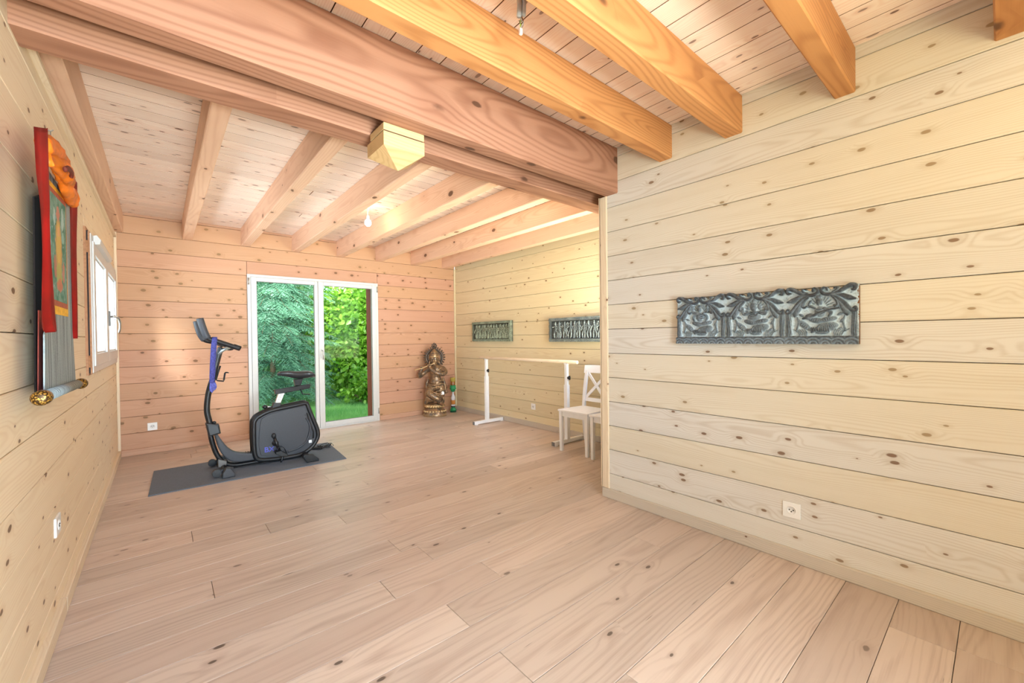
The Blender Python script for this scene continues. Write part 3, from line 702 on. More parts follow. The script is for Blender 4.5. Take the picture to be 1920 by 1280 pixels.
# ------------------------------------------------------------------ ballet barre
bb = empty('ballet_barre', (4.15, 4.23, 0), label='white steel ballet barre with a pale round wooden rail along the alcove wall', cat='barre')
VL = bb.location
def vp(name, bm, mat, parent=bb, smooth=False): return shift(from_bm(name, bm, mat, parent, smooth), VL)
rail_m = wood('rail_beech', (238, 220, 194), (216, 188, 154), KN, prob=.05, rings=120, kz=5, tone=.02, zc=.02)
o = from_bm('rail', bm_tube(bmesh.new(), [(-.985, 0, 0), (-.98, 0, 0), (.98, 0, 0), (.985, 0, 0)], [.017, .022, .022, .017], 16), rail_m, bb, True)
o.rotation_euler = (0, 0, math.pi/2); o.location = Vector((4.15, 4.232, .992))-VL
for yy in (5.055, 3.425):
    p = vp('post', bm_box(bmesh.new(), (4.125, yy-.025, .05), (4.175, yy+.025, .715), .003), white_paint)
    vp('inner_post', bm_box(bmesh.new(), (4.131, yy-.019, .70), (4.169, yy+.019, .968), .003), white_paint)
    vp('rail_saddle', bm_box(bmesh.new(), (4.133, yy-.03, .962), (4.167, yy+.03, .978), .003), white_paint)
    kb = vp('clamp_knob', bm_tube(bmesh.new(), [(4.15, yy-.02, .80), (4.15, yy-.05, .80)], .016, 10), seal, bb, True)
    vp('knob_wing', bm_box(bmesh.new(), (4.138, yy-.052, .775), (4.162, yy-.04, .825), .003), seal, kb)
    ft = vp('foot', bm_box(bmesh.new(), (3.905, yy-.022, .012), (4.445, yy+.022, .056), .003), white_paint)
    for xx in (3.897, 4.442): vp('end_cap', bm_box(bmesh.new(), (xx, yy-.021, .010), (xx+.011, yy+.021, .055), .002), greyp, ft)
    for xx in (3.92, 4.40): vp('floor_pad', bm_box(bmesh.new(), (xx, yy-.02, .0), (xx+.05, yy+.02, .014), .002), white_paint, ft)

# ------------------------------------------------------------------ chairs
def chair(loc, rz, label):
    t = empty('dining_chair', loc, rz, label=label, cat='chair', group='white dining chairs by the partition')
    P = lambda n, bm, s=False: from_bm(n, bm, white_paint, t, s)
    # local: seat front faces -Y, width along X
    bm = bm_prism(bmesh.new(), [(-.215, -.205), (.215, -.205), (.185, .20), (-.185, .20)], .452, .474, 'z', .006); P('seat', bm)
    bm = bmesh.new()
    for a, b in (((-.17, -.185, .395), (.17, -.165, .452)), ((-.195, -.17, .395), (-.175, .16, .452)), ((.175, -.17, .395), (.195, .16, .452)), ((-.17, .16, .395), (.17, .178, .452))): bm_box(bm, a, b, .002)
    P('apron', bm)
    def taper(x, y, top, w0, w1, zt):
        v = [(x-w1, y-w1, 0), (x+w1, y-w1, 0), (x+w1, y+w1, 0), (x-w1, y+w1, 0), (x-w0, y-w0, zt), (x+w0, y-w0, zt), (x+w0, y+w0, zt), (x-w0, y+w0, zt)]
        bm = bmesh.new(); V = [bm.verts.new(q) for q in v]
        for q in ((3, 2, 1, 0), (4, 5, 6, 7), (0, 1, 5, 4), (1, 2, 6, 5), (2, 3, 7, 6), (3, 0, 4, 7)): bm.faces.new([V[i] for i in q])
        bmesh.ops.bevel(bm, geom=list(bm.edges), offset=.003, segments=1, affect='EDGES'); return bm
    for sx in (-1, 1):
        P('leg', taper(sx*.186, -.176, 0, .022, .017, .452))
        bm = bmesh.new(); sideways = [(sx*.158, .235, 0), (sx*.158, .195, .22), (sx*.158, .188, .46), (sx*.158, .215, .70), (sx*.158, .255, .89)]
        ribbon(bm, catmull(sideways, 4), .018, .015, (1, 0, 0)); P('rear_leg', bm)
    bm = bmesh.new(); pr = catmull([(-.192, .252, .905), (-.1, .268, .91), (0, .273, .911), (.1, .268, .91), (.192, .252, .905)], 4)
    ribbon(bm, pr, .047, .012, (0, .2, 1)); P('top_rail', bm)
    bm = bmesh.new(); ribbon(bm, [(-.15, .202, .555), (.15, .202, .555)], .022, .010, (0, .1, 1)); P('lower_rail', bm)
    bm = bmesh.new(); ribbon(bm, [(-.145, .204, .57), (.145, .252, .872)], .016, .008, (.8, .1, -.8)); P('cross_slat', bm)
    bm = bmesh.new(); ribbon(bm, [(.145, .204, .57), (-.145, .252, .872)], .016, .0075, (.8, -.1, .8)); P('cross_slat', bm)
    return t
chair((4.04, 3.065, 0), -math.pi/2, 'white wooden cross-back chair beside the ballet barre, whole seat visible')
chair((4.02, 2.60, 0), -math.pi/2, 'white wooden cross-back chair mostly hidden behind the partition edge')

# ------------------------------------------------------------------ carved reliefs (height fields cut into real relief)
def blur(a, n):
    for _ in range(n):
        p = np.pad(a, 1, mode='edge'); a = (p[1:-1, 1:-1]*2+p[:-2, 1:-1]+p[2:, 1:-1]+p[1:-1, :-2]+p[1:-1, 2:])/6
    return a
def stroke(Hf, U, V, pts, r, h, prof=.5, n=6):
    """raise a rounded ridge along a curve; r may taper"""
    P = catmull([(a, b, 0) for a, b in pts], n); N = len(P)
    R = np.interp(np.linspace(0, 1, N), np.linspace(0, 1, len(r)), r) if hasattr(r, '__len__') else np.full(N, r)
    best = np.full(U.shape, 9.0)
    for i in range(N-1):
        ax, ay, bx_, by_ = P[i].x, P[i].y, P[i+1].x, P[i+1].y
        dx, dy = bx_-ax, by_-ay; q = dx*dx+dy*dy+1e-12
        t = np.clip(((U-ax)*dx+(V-ay)*dy)/q, 0, 1)
        d = np.hypot(U-ax-t*dx, V-ay-t*dy)/(R[i]+(R[i+1]-R[i])*t)
        best = np.minimum(best, d)
    z = h*np.clip(1-best**2, 0, 1)**prof
    np.maximum(Hf, z, out=Hf)
def ell(Hf, U, V, c, rx, ry, h, ang=0.0, prof=.5, groove=0, gd=.25):
    ca, sa = math.cos(ang), math.sin(ang)
    x = ((U-c[0])*ca+(V-c[1])*sa)/rx; y = (-(U-c[0])*sa+(V-c[1])*ca)/ry
    z = h*np.clip(1-x*x-y*y, 0, 1)**prof
    if groove: z = z*(1-gd*(.5+.5*np.cos(groove*np.pi*x/(.35+.65*np.clip(1-np.abs(y), 0, 1)))))
    np.maximum(Hf, z, out=Hf)

def relief_object(name, parent, Hf, W, top, thick, mat, place, attr):
    """front height field + sides + back as one closed slab; place(u, v, d) -> world"""
    nv, nu = Hf.shape
    us = np.linspace(0, W, nu); verts = []
    VV = np.linspace(0, 1, nv)[:, None]*top[None, :]
    verts = [place(us[i], VV[j, i], thick+Hf[j, i]) for j in range(nv) for i in range(nu)]
    faces = [(j*nu+i, j*nu+i+1, (j+1)*nu+i+1, (j+1)*nu+i) for j in range(nv-1) for i in range(nu-1)]
    ring = [i for i in range(nu)]+[j*nu+nu-1 for j in range(1, nv)]+[(nv-1)*nu+i for i in range(nu-2, -1, -1)]+[j*nu for j in range(nv-2, 0, -1)]
    base = len(verts)
    for k in ring:
        j, i = divmod(k, nu); verts.append(place(us[i], VV[j, i], 0))
    n = len(ring)
    for k in range(n): faces.append((ring[k], base+k, base+(k+1) % n, ring[(k+1) % n]))
    faces.append(tuple(base+k for k in range(n))[::-1])
    me = bpy.data.meshes.new(name); me.from_pydata(verts, [], faces)
    at = me.attributes.new('patina', 'FLOAT', 'POINT')
    vals = np.concatenate([attr.ravel(), np.full(n, .9)]).astype(np.float32); at.data.foreach_set('value', vals)
    o = link(name, me, mat, parent)
    bm = bmesh.new(); bm.from_mesh(me); bmesh.ops.recalc_face_normals(bm, faces=bm.faces); bm.to_mesh(me); bm.free()
    me.polygons.foreach_set('use_smooth', [True]*(len(faces)-n-1)+[False]*(n+1))
    return o
def patina_mat(name, wash, mid, high, rough=.7):
    mt, t, b = newmat(name)
    a = t.add('ShaderNodeAttribute', attribute_name='patina').outputs['Fac']
    tc = t.add('ShaderNodeTexCoord').outputs['Object']
    nz = t.noise(tc, 90, 3); nb = t.noise(tc, 14, 2)
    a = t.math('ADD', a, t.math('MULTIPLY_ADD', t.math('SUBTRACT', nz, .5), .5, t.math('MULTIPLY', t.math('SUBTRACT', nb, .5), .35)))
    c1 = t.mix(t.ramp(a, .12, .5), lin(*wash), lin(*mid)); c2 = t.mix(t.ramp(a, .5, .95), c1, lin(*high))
    t.t.links.new(c2, b.inputs['Base Color']); b.inputs['Roughness'].default_value = rough
    b.inputs['Specular IOR Level'].default_value = .3
    return mt
slate_m = patina_mat('slate_grey_patina', (190, 206, 218), (118, 132, 146), (66, 70, 78))
green_m = patina_mat('verdigris_patina', (190, 202, 176), (120, 128, 110), (66, 64, 52))
darkpat_m = patina_mat('pewter_patina', (176, 188, 184), (108, 118, 120), (60, 62, 60))

rel = empty('carved_panel', (3.127, .962, 1.243), label='large slate grey carved wooden panel with scrolled top edge on the pale partition wall', cat='wall carving')
Wd, Hh = .972, .318
nu, nv = 430, 140
us = np.linspace(0, 1, nu)*3; d = np.abs((us % 1)-.5)
top = np.interp(d, [0, .02, .06, .10, .14, .17, .20, .25, .29, .34, .40, .46, .485, .5], [.90, .945, .965, .95, .905, .915, .945, .95, .92, .955, .995, .99, .95, .92])
top[-6:] = np.maximum(top[-6:], .97)
topm = top*Hh
Uu, Tt = np.meshgrid(us, np.linspace(0, 1, nv)); V = Tt*top[None, :]
Hf = np.zeros_like(Uu)
R0 = .085
for k in range(3):
    U = (Uu-k)*.323/.318     # equal units on both axes (1 = panel height)
    c = .5*.323/.318; sg = .323/.318
    for s in (-1, 1):
        q = lambda pts: [(c+s*a*sg, b) for a, b in pts]
        stroke(Hf, U, V, q([(.10, .90), (.085, .955), (.045, .945), (.02, .90), (.05, .85), (.12, .83), (.20, .845)]), [.012, .02, .022, .024, .03, .034, .03], 1.0)
        stroke(Hf, U, V, q([(.08, .835), (.2, .80), (.30, .70), (.38, .59), (.445, .535), (.475, .56), (.46, .60), (.435, .585)]), [.02, .03, .036, .036, .03, .026, .022, .014], .95)
        stroke(Hf, U, V, q([(.15, .84), (.25, .86), (.34, .93), (.42, .965), (.465, .94), (.455, .89), (.42, .885)]), [.02, .034, .04, .042, .036, .028, .014], 1.0)
        stroke(Hf, U, V, q([(.20, .83), (.30, .80), (.39, .755), (.47, .735)]), [.016, .04, .046, .008], .9)
        stroke(Hf, U, V, q([(.19, .93), (.225, .95), (.24, .92), (.215, .885), (.17, .87)]), [.014, .022, .022, .02, .012], .9)
        stroke(Hf, U, V, q([(.16, .80), (.22, .74), (.245, .66), (.215, .625), (.185, .65)]), [.016, .03, .032, .022, .01], .85)
        stroke(Hf, U, V, q([(.26, .70), (.30, .62), (.345, .53), (.36, .47)]), [.012, .042, .05, .006], .9)
        # half pillars with flutes
        px = U-(c+s*.5*sg)
        hw = np.interp(V, [.13, .2, .35, .5, .54], [.085, .10, .085, .07, .085])
        fl = np.clip(1-(np.abs(px-(-s)*.052)/(hw*.56))**2, 0, 1)**.5*(V > .13)*(V < .535)
        fl = fl*(.78+.22*np.cos(px/hw*math.pi*7))
        np.maximum(Hf, .85*fl, out=Hf)
    # seated figures on lotus cushions
    if k == 0:
        ell(Hf, U, V, (c-.02, .70), .045, .065, .8); ell(Hf, U, V, (c-.02, .76), .035, .04, .7)
        ell(Hf, U, V, (c-.01, .55), .075, .10, .75)
        for s in (-1, 1):
            stroke(Hf, U, V, [(c+s*.07, .62), (c+s*.14, .54), (c+s*.12, .46)], [.03, .026, .02], .7)
            stroke(Hf, U, V, [(c+s*.06, .62), (c+s*.15, .66), (c+s*.15, .74)], [.026, .024, .022], .6)
            ell(Hf, U, V, (c+s*.155, .76), .035, .035, .7)
    elif k == 1:
        ell(Hf, U, V, (c-.01, .70), .062, .10, .9, groove=5, gd=.15); ell(Hf, U, V, (c, .81), .04, .04, .7)
        stroke(Hf, U, V, [(c, .64), (c+.015, .56), (c+.05, .53), (c+.065, .56)], [.036, .03, .022, .012], .9)
        ell(Hf, U, V, (c, .50), .12, .085, .75)
        for s in (-1, 1):
            ell(Hf, U, V, (c+s*.09, .69), .04, .06, .5, s*.4)
            stroke(Hf, U, V, [(c+s*.10, .58), (c+s*.18, .56), (c+s*.20, .64)], [.032, .03, .028], .75)
            ell(Hf, U, V, (c+s*.21, .66), .035, .05, .7)
    else:
        ell(Hf, U, V, (c-.01, .72), .052, .075, .95); ell(Hf, U, V, (c-.01, .80), .045, .045, .8)
        ell(Hf, U, V, (c+.0, .55), .08, .10, .7)
        stroke(Hf, U, V, [(c-.24, .44), (c-.12, .47), (c+.05, .55), (c+.26, .60)], [.018, .03, .024, .016], .95)
        ell(Hf, U, V, (c-.15, .47), .075, .055, .95, .3)
        stroke(Hf, U, V, [(c+.06, .60), (c+.15, .54), (c+.13, .47)], [.03, .028, .026], .85)
        stroke(Hf, U, V, [(c-.07, .61), (c-.15, .66), (c-.13, .73)], [.026, .022, .02], .7)
    ell(Hf, U, V, (c-.06, .405), .13, .05, .85, -.25, groove=8, gd=.2); ell(Hf, U, V, (c+.10, .41), .14, .05, .85, .22, groove=8, gd=.2)
    ell(Hf, U, V, (c+.10, .30), .15, .085, .8, .1, groove=11, gd=.35)
    ell(Hf, U, V, (c-.22, .32), .13, .05, .75, -.75, groove=7, gd=.3)
    stroke(Hf, U, V, [(c-.12, .20), (c-.06, .24), (c-.02, .30)], [.016, .03, .012], .7)
    ell(Hf, U, V, (c+.02, .19), .10, .025, .6)
    ell(Hf, U, V, (c+.26, .24), .08, .03, .5, .8, groove=5)
    for s in (-1, 1):      # leaf sprigs and rays behind the figure
        for a in range(6):
            an = .25+a*.24
            stroke(Hf, U, V, [(c+s*.10*math.sin(an), .60+.14*math.cos(an)), (c+s*.185*math.sin(an), .60+.25*math.cos(an))], [.010, .004], .38)
        for a in range(5):
            stroke(Hf, U, V, [(c+s*(.20+.022*a), .145), (c+s*(.19+.03*a), .20), (c+s*(.22+.042*a), .255)], [.012, .010, .003], .42)
        stroke(Hf, U, V, [(c+s*.34, .22), (c+s*.31, .36), (c+s*.33, .47)], [.012, .016, .006], .5)
        ell(Hf, U, V, (c+s*.30, .40), .055, .022, .5, s*.9); ell(Hf, U, V, (c+s*.27, .50), .05, .022, .5, s*.5)
    for a in range(9):     # petals round the lotus seat
        ell(Hf, U, V, (c-.12+.03*a, .245-.012*abs(a-4)*0), .013, .05, .88)
    for j in range(3):
        stroke(Hf, U, V, [(c-.065, .60-.035*j), (c, .585-.04*j), (c+.065, .60-.035*j)], .010, .86)
# engraved base band
gb = (V < .135)
arcv = np.zeros_like(V)
for j in range(18):
    cx_ = (j+.5)/6
    rr_ = np.hypot((Uu-cx_)*.95, V-.0)
    arcv = np.maximum(arcv, np.clip(np.abs(np.sin(rr_*62)), 0, 1)*(np.abs(Uu-cx_) < .085))
Hf = np.where(gb, .55+.28*arcv, Hf)
fine = np.array([[0.0]])
fine = RNG.random(Hf.shape)
streak = blur(RNG.random(Hf.shape), 2)
Hf = Hf+np.where(Hf < .05, (streak-.5)*.25, (streak-.5)*.08)
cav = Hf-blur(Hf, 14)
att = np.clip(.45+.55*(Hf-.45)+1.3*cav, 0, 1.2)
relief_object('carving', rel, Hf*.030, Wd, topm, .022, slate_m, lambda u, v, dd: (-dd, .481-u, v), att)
shift(box('backing_edge', (3.105, .470, 1.243), (3.127, .478, 1.243+.30), wood('dark_board', (128, 84, 54), (92, 58, 36), (50, 30, 20), rings=60, tone=.02), rel, .002), rel.location)

def small_relief(y0, y1, z0, z1, label, mat, seed, nfig, thick=.024, deep=.03):
    t = empty('carved_panel', (4.471, (y0+y1)/2, z0), label=label, cat='wall carving')
    W_, Hh_ = y1-y0, z1-z0; nu, nv = int(W_*260), 84; r = np.random.default_rng(seed)
    U, V = np.meshgrid(np.linspace(0, W_, nu), np.linspace(0, Hh_, nv))
    e = np.minimum(np.minimum(U, W_-U), np.minimum(V, Hh_-V))
    bw = .042
    Hf = np.zeros_like(U)
    for i in range(nfig):
        cx_ = bw+.03+(W_-2*bw-.06)*(i+.5)/nfig+r.uniform(-.012, .012); sc = (Hh_-2*bw)/.235; f0 = bw
        lean = r.uniform(-.02, .02)
        P = lambda a, b: (cx_+a*sc+lean*b/.2, f0+b*sc)
        ell(Hf, U, V, P(0, .195), .016*sc, .02*sc, 1.0); ell(Hf, U, V, P(0, .216), .012*sc, .014*sc, .8)
        stroke(Hf, U, V, [P(0, .175), P(.004, .14), P(-.004, .11)], [.02*sc, .024*sc, .022*sc], .9)
        for s in (-1, 1):
            k1, k2 = r.uniform(.01, .04), r.uniform(-.04, .05)
            stroke(Hf, U, V, [P(s*.018, .165), P(s*(.035+k1*.5), .14+k2*.4), P(s*(.03+k1), .13+k2)], [.010*sc, .009*sc, .007*sc], .8)
            bend = r.uniform(-.015, .02)
            stroke(Hf, U, V, [P(s*.008, .11), P(s*(.018+bend), .06), P(s*(.014+bend*.3), .008)], [.016*sc, .012*sc, .009*sc], .85)
        if i % 2 == 0:
            a0 = cx_+.5*(W_-2*bw)/nfig
            stroke(Hf, U, V, [(a0, f0), (a0+.012, f0+.08*sc), (a0-.01, f0+.15*sc), (a0+.014, f0+.21*sc)], .008*sc, .7)
            stroke(Hf, U, V, [(a0-.02, f0+.19*sc), (a0+.01, f0+.17*sc), (a0+.03, f0+.2*sc)], .008*sc, .6)
    Hf += (blur(r.random(U.shape), 3)-.5)*.6
    zig = .75+.25*np.sin((U+V)*2*math.pi/.022)*np.sin((U-V)*2*math.pi/.03)
    lip = ((e > bw-.008) & (e < bw))
    Hf = np.where(e < bw, np.where(lip, 1.15, zig+.35*(blur(r.random(U.shape), 2)-.5)), Hf*.8)
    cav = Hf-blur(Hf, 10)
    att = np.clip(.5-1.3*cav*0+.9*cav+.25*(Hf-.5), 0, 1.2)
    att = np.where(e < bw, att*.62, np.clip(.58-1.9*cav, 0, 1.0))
    relief_object('carving', t, Hf*deep, W_, np.full(nu, Hh_), thick, mat, lambda u, v, dd: (-dd, W_/2-u, v), att)
    return t
small_relief(4.80, 5.815, 1.238, 1.557, 'shorter greenish carved frieze of figures, left one on the alcove wall', green_m, 4, 11)
small_relief(2.78, 3.99, 1.232, 1.548, 'long grey carved frieze of figures running behind the partition edge', darkpat_m, 9, 13)

# ------------------------------------------------------------------ painted hanging scroll
red_c = plain('red_silk', (186, 28, 26), .55, var=.25, scale=8)
red_d = plain('maroon_lining', (128, 48, 36), .8, var=.2)
yel_c = plain('yellow_brocade', (240, 182, 40), .6, var=.15, scale=60)
rus_c = plain('rust_brocade', (176, 84, 58), .65, var=.2, scale=70)
ora_c = plain('orange_silk', (228, 116, 22), .5, var=.32, scale=14)
def streaky(name, a, b_, sc):
    mt, t, bs = newmat(name)
    tc = t.add('ShaderNodeTexCoord').outputs['Object']; s = t.add('ShaderNodeSeparateXYZ', {0: tc}).outputs
    n = t.noise(t.vec(0.0, t.math('MULTIPLY', s[1], sc), t.math('MULTIPLY', s[2], 1.6)), 1.0, 3, .65)
    n2 = t.noise(tc, 160, 2)
    f = t.ramp(t.math('MULTIPLY_ADD', t.math('SUBTRACT', n2, .5), .2, n), .36, .62)
    t.t.links.new(t.mix(f, lin(*a), lin(*b_)), bs.inputs['Base Color']); bs.inputs['Roughness'].default_value = .6
    return mt
blu_c = streaky('grey_blue_brocade', (96, 106, 110), (158, 172, 176), 55)
grn_c = None
def painting():
    mt, t, b = newmat('painted_cloth')
    tc = t.add('ShaderNodeTexCoord').outputs['Object']; s = t.add('ShaderNodeSeparateXYZ', {0: tc}).outputs
    nz = t.noise(tc, 16, 4, .6); n2 = t.noise(tc, 38, 3, .6)
    y = t.math('ADD', t.math('MULTIPLY_ADD', t.math('SUBTRACT', n2, .5), .05, s[1]), 2.55); z = t.math('ADD', t.math('MULTIPLY_ADD', t.math('SUBTRACT', nz, .5), .06, s[2]), 1.11)
    col = t.mix(t.ramp(nz, .35, .65), lin(58, 122, 100), lin(118, 158, 140))
    col = t.mix(t.ramp(n2, .55, .72), col, lin(150, 186, 190))
    def blob(cy, cz, ry, rz, c, soft=.35, amt=.85):
        nonlocal col
        a = t.math('DIVIDE', t.math('SUBTRACT', y, cy), ry); e = t.math('DIVIDE', t.math('SUBTRACT', z, cz), rz)
        dd = t.math('ADD', t.math('MULTIPLY', a, a), t.math('MULTIPLY', e, e))
        col = t.mix(t.math('MULTIPLY', t.ramp(dd, 1.0, 1-soft), amt), col, lin(*c))
    blob(2.505, 1.69, .075, .13, (206, 160, 84)); blob(2.505, 1.70, .05, .10, (216, 184, 96)); blob(2.50, 1.83, .04, .03, (206, 128, 104))
    blob(2.505, 1.755, .025, .022, (226, 170, 120)); blob(2.505, 1.58, .07, .05, (176, 176, 96)); blob(2.51, 1.535, .07, .028, (206, 120, 92))
    blob(2.42, 1.60, .03, .05, (190, 120, 100)); blob(2.60, 1.60, .03, .05, (200, 128, 110)); blob(2.42, 1.80, .03, .04, (176, 206, 198)); blob(2.60, 1.82, .035, .05, (176, 206, 198)); blob(2.60, 1.74, .03, .03, (150, 196, 180))
    t.t.links.new(col, b.inputs['Base Color']); b.inputs['Roughness'].default_value = .7
    return mt
th = empty('hanging_scroll', (0, 2.55, 1.11), label='painted hanging scroll with red curtains, orange silk and a brass-capped bottom rod', cat='scroll')
TL = th.location
def tp(name, bm, mat, parent=th, smooth=False): return shift(from_bm(name, bm, mat, parent, smooth), TL)
def cloth(name, poly, x0, x1, mat, parent=th): return tp(name, bm_prism(bmesh.new(), poly, x0, x1, 'x'), mat, parent)
cloth('dark_backing', [(2.40, 1.86), (2.95, 2.05), (2.98, 1.10), (2.35, 1.10)], .022, .027, plain('backing_black', (30, 22, 20), .9))
cloth('lining', [(2.27, 1.42), (2.5, 1.42), (2.5, 1.115), (2.23, 1.115)], .048, .051, red_d)
body = [(2.205, 1.115), (2.906, 1.104), (2.872, 1.24), (2.846, 1.368), (2.842, 1.962), (2.33, 1.962), (2.335, 1.42), (2.225, 1.33)]
cloth('brocade_ground', body, .066, .070, blu_c)
cloth('yellow_border', [(2.318, 1.413), (2.722, 1.417), (2.718, 1.945), (2.335, 1.925), (2.316, 1.66)], .070, .0715, yel_c)
cloth('rust_border', [(2.335, 1.448), (2.70, 1.449), (2.70, 1.926), (2.338, 1.903)], .0715, .073, rus_c)
cloth('painting', [(2.338, 1.470), (2.675, 1.470), (2.685, 1.902), (2.340, 1.882)], .073, .0745, painting())
# rod with the brocade rolled round it, brass caps
tp('bottom_rod', bm_tube(bmesh.new(), [(.075, 2.12, 1.112), (.075, 3.03, 1.092)], .014, 12), casing_m, th, True)
tp('rolled_edge', bm_tube(bmesh.new(), [(.073, 2.20, 1.112), (.073, 2.90, 1.098)], .021, 14), blu_c, th, True)
def filigree():
    mt, t, b = newmat('brass_filigree')
    tc = t.add('ShaderNodeTexCoord').outputs['Object']
    vo = t.add('ShaderNodeTexVoronoi', {'Vector': tc, 'Scale': 170.0}, feature='F1').outputs['Distance']
    t.t.links.new(t.mix(t.ramp(vo, .3, .55), lin(196, 150, 66), lin(70, 46, 20)), b.inputs['Base Color'])
    b.inputs['Metallic'].default_value = .6; b.inputs['Roughness'].default_value = .4
    return mt
fil = filigree()
for yy, zz, s in ((2.105, 1.113, -1), (3.035, 1.092, 1)):
    bm = bmesh.new()
    bm_tube(bm, [(.075, yy+s*.012, zz), (.075, yy+s*.008, zz), (.075, yy-s*.002, zz), (.075, yy-s*.03, zz), (.075, yy-s*.045, zz)], [.012, .021, .026, .026, .016], 20)
    tp('rod_cap', bm, fil, th, True)
# curtains
def drape(name, left, right, x0, bulge, mat, n=26, m=9, waves=2.2):
    """cloth hanging between two edge curves (y, z), with soft vertical folds"""
    A = catmull([(a, b, 0) for a, b in left], 8); B = catmull([(a, b, 0) for a, b in right], 8)
    def at(C, t):
        f = t*(len(C)-1); i = min(int(f), len(C)-2); return C[i].lerp(C[i+1], f-i)
    bm = bmesh.new(); rows = []
    for j in range(n+1):
        t = j/n; a, b_ = at(A, t), at(B, t); row = []
        for i in range(m+1):
            s = i/m; p = a.lerp(b_, s)
            xx = x0+bulge*math.sin(math.pi*s)+.006*math.sin(s*waves*2*math.pi+t*2.5)*(.3+t)
            row.append(bm.verts.new((xx, p.x, p.y)))
        rows.append(row)
    for R_, S_ in zip(rows, rows[1:]):
        for i in range(m): bm.faces.new((R_[i], R_[i+1], S_[i+1], S_[i]))
    bmesh.ops.solidify(bm, geom=bm.faces[:], thickness=.003)
    bmesh.ops.recalc_face_normals(bm, faces=bm.faces)
    return tp(name, bm, mat, th, True)
drape('red_curtain', [(1.927, 1.967), (1.932, 1.88), (1.938, 1.814), (1.967, 1.74), (1.975, 1.62), (1.957, 1.50), (1.950, 1.351), (2.03, 1.332)], [(2.134, 2.044), (2.128, 1.95), (2.118, 1.87), (2.108, 1.78), (2.082, 1.66), (2.105, 1.55), (2.135, 1.43), (2.158, 1.345)], .10, .012, red_c)
drape('red_curtain', [(2.72, 2.06), (2.84, 1.97), (2.835, 1.81), (2.825, 1.62), (2.834, 1.45), (2.837, 1.318)], [(3.12, 2.135), (3.10, 2.0), (3.03, 1.85), (2.99, 1.64), (2.94, 1.44), (2.917, 1.322)], .066, .012, red_c)
# orange silk gathered over the top
def lumpy(name, pts, rad, seed, flat=.6):
    bm = bmesh.new(); bm_tube(bm, catmull(pts, 6), list(np.interp(np.linspace(0, 1, (len(pts)-1)*6+1), np.linspace(0, 1, len(rad)), rad)), 14, flat=flat, upv=(0, 0, 1))
    for v in bm.verts:
        q = mnoise.noise_vector(v.co*16+Vector((seed, 0, 0)))*.012+mnoise.noise_vector(v.co*45+Vector((seed, 3, 0)))*.009
        v.co += q
    return tp(name, bm, ora_c, th, True)
lumpy('orange_silk', [(.085, 2.14, 1.985), (.085, 2.30, 2.025), (.085, 2.48, 2.04), (.088, 2.60, 2.025), (.088, 2.66, 1.985)], [.03, .045, .042, .035, .012], 1)
lumpy('orange_silk', [(.10, 2.15, 1.94), (.11, 2.27, 1.955), (.112, 2.40, 1.972), (.105, 2.50, 1.985), (.095, 2.58, 1.99)], [.026, .034, .036, .036, .02], 5)
lumpy('orange_silk', [(.095, 2.36, 1.975), (.092, 2.50, 1.958), (.088, 2.64, 1.95), (.084, 2.78, 1.965), (.08, 2.92, 1.972)], [.02, .032, .036, .034, .010], 9)
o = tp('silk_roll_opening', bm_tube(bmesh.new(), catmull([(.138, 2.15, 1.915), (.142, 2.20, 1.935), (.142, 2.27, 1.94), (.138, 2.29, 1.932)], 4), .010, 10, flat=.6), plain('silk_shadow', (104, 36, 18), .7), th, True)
drape('top_ribbon', [(2.40, 2.12), (2.52, 2.137), (2.66, 2.168)], [(2.40, 2.105), (2.52, 2.122), (2.66, 2.152)], .05, .004, red_c, 10, 3)
tp('hanging_cord', bm_tube(bmesh.new(), [(.02, 2.80, 2.262), (.03, 2.72, 2.20), (.05, 2.62, 2.10)], .0022, 6), steel)
tp('wall_hook', bm_tube(bmesh.new(), [(.0, 2.80, 2.265), (.022, 2.80, 2.265), (.028, 2.80, 2.272)], .003, 6), steel)

# ------------------------------------------------------------------ bronze flute player statue
def bronze():
    mt, t, b = newmat('bronze')
    tc = t.add('ShaderNodeTexCoord').outputs['Object']
    n = t.noise(tc, 14, 4, .6); n2 = t.noise(tc, 70, 2)
    c1 = t.mix(t.ramp(n, .38, .62), lin(92, 82, 76), lin(148, 116, 84))
    c1 = t.mix(t.ramp(n2, .5, .75), c1, lin(190, 156, 108))
    pt = t.add('ShaderNodeNewGeometry').outputs['Pointiness']
    c1 = t.mix(t.ramp(pt, .50, .42), c1, lin(46, 42, 42)); c1 = t.mix(t.ramp(pt, .52, .60), c1, lin(226, 196, 146))
    t.t.links.new(c1, b.inputs['Base Color']); b.inputs['Metallic'].default_value = .5; b.inputs['Roughness'].default_value = .33
    return mt
brz = bronze(); brd = plain('dark_bronze', (92, 80, 70), .4, .5, var=.3)
sx = empty('flute_player_statue', (3.88, 6.15, 0), math.atan2(-.53, .85), label='tall bronze flute player statue with spiked halo, on a round base in the corner', cat='statue')
def capsule(bm, pts, rad, seg=10):
    bm_tube(bm, pts, rad, seg)
    for p, r in ((pts[0], rad[0] if hasattr(rad, '__len__') else rad), (pts[-1], rad[-1] if hasattr(rad, '__len__') else rad)): bm_ball(bm, p, r, seg)
def remesh(o, vox, sm=4):
    md = o.modifiers.new('r', 'REMESH'); md.mode = 'VOXEL'; md.voxel_size = vox; md.use_smooth_shade = True
    if sm:
        s = o.modifiers.new('s', 'SMOOTH'); s.factor = .5; s.iterations = sm
    return o
bm = bmesh.new(); B = lambda c, r, seg=12: bm_ball(bm, c, r, seg)
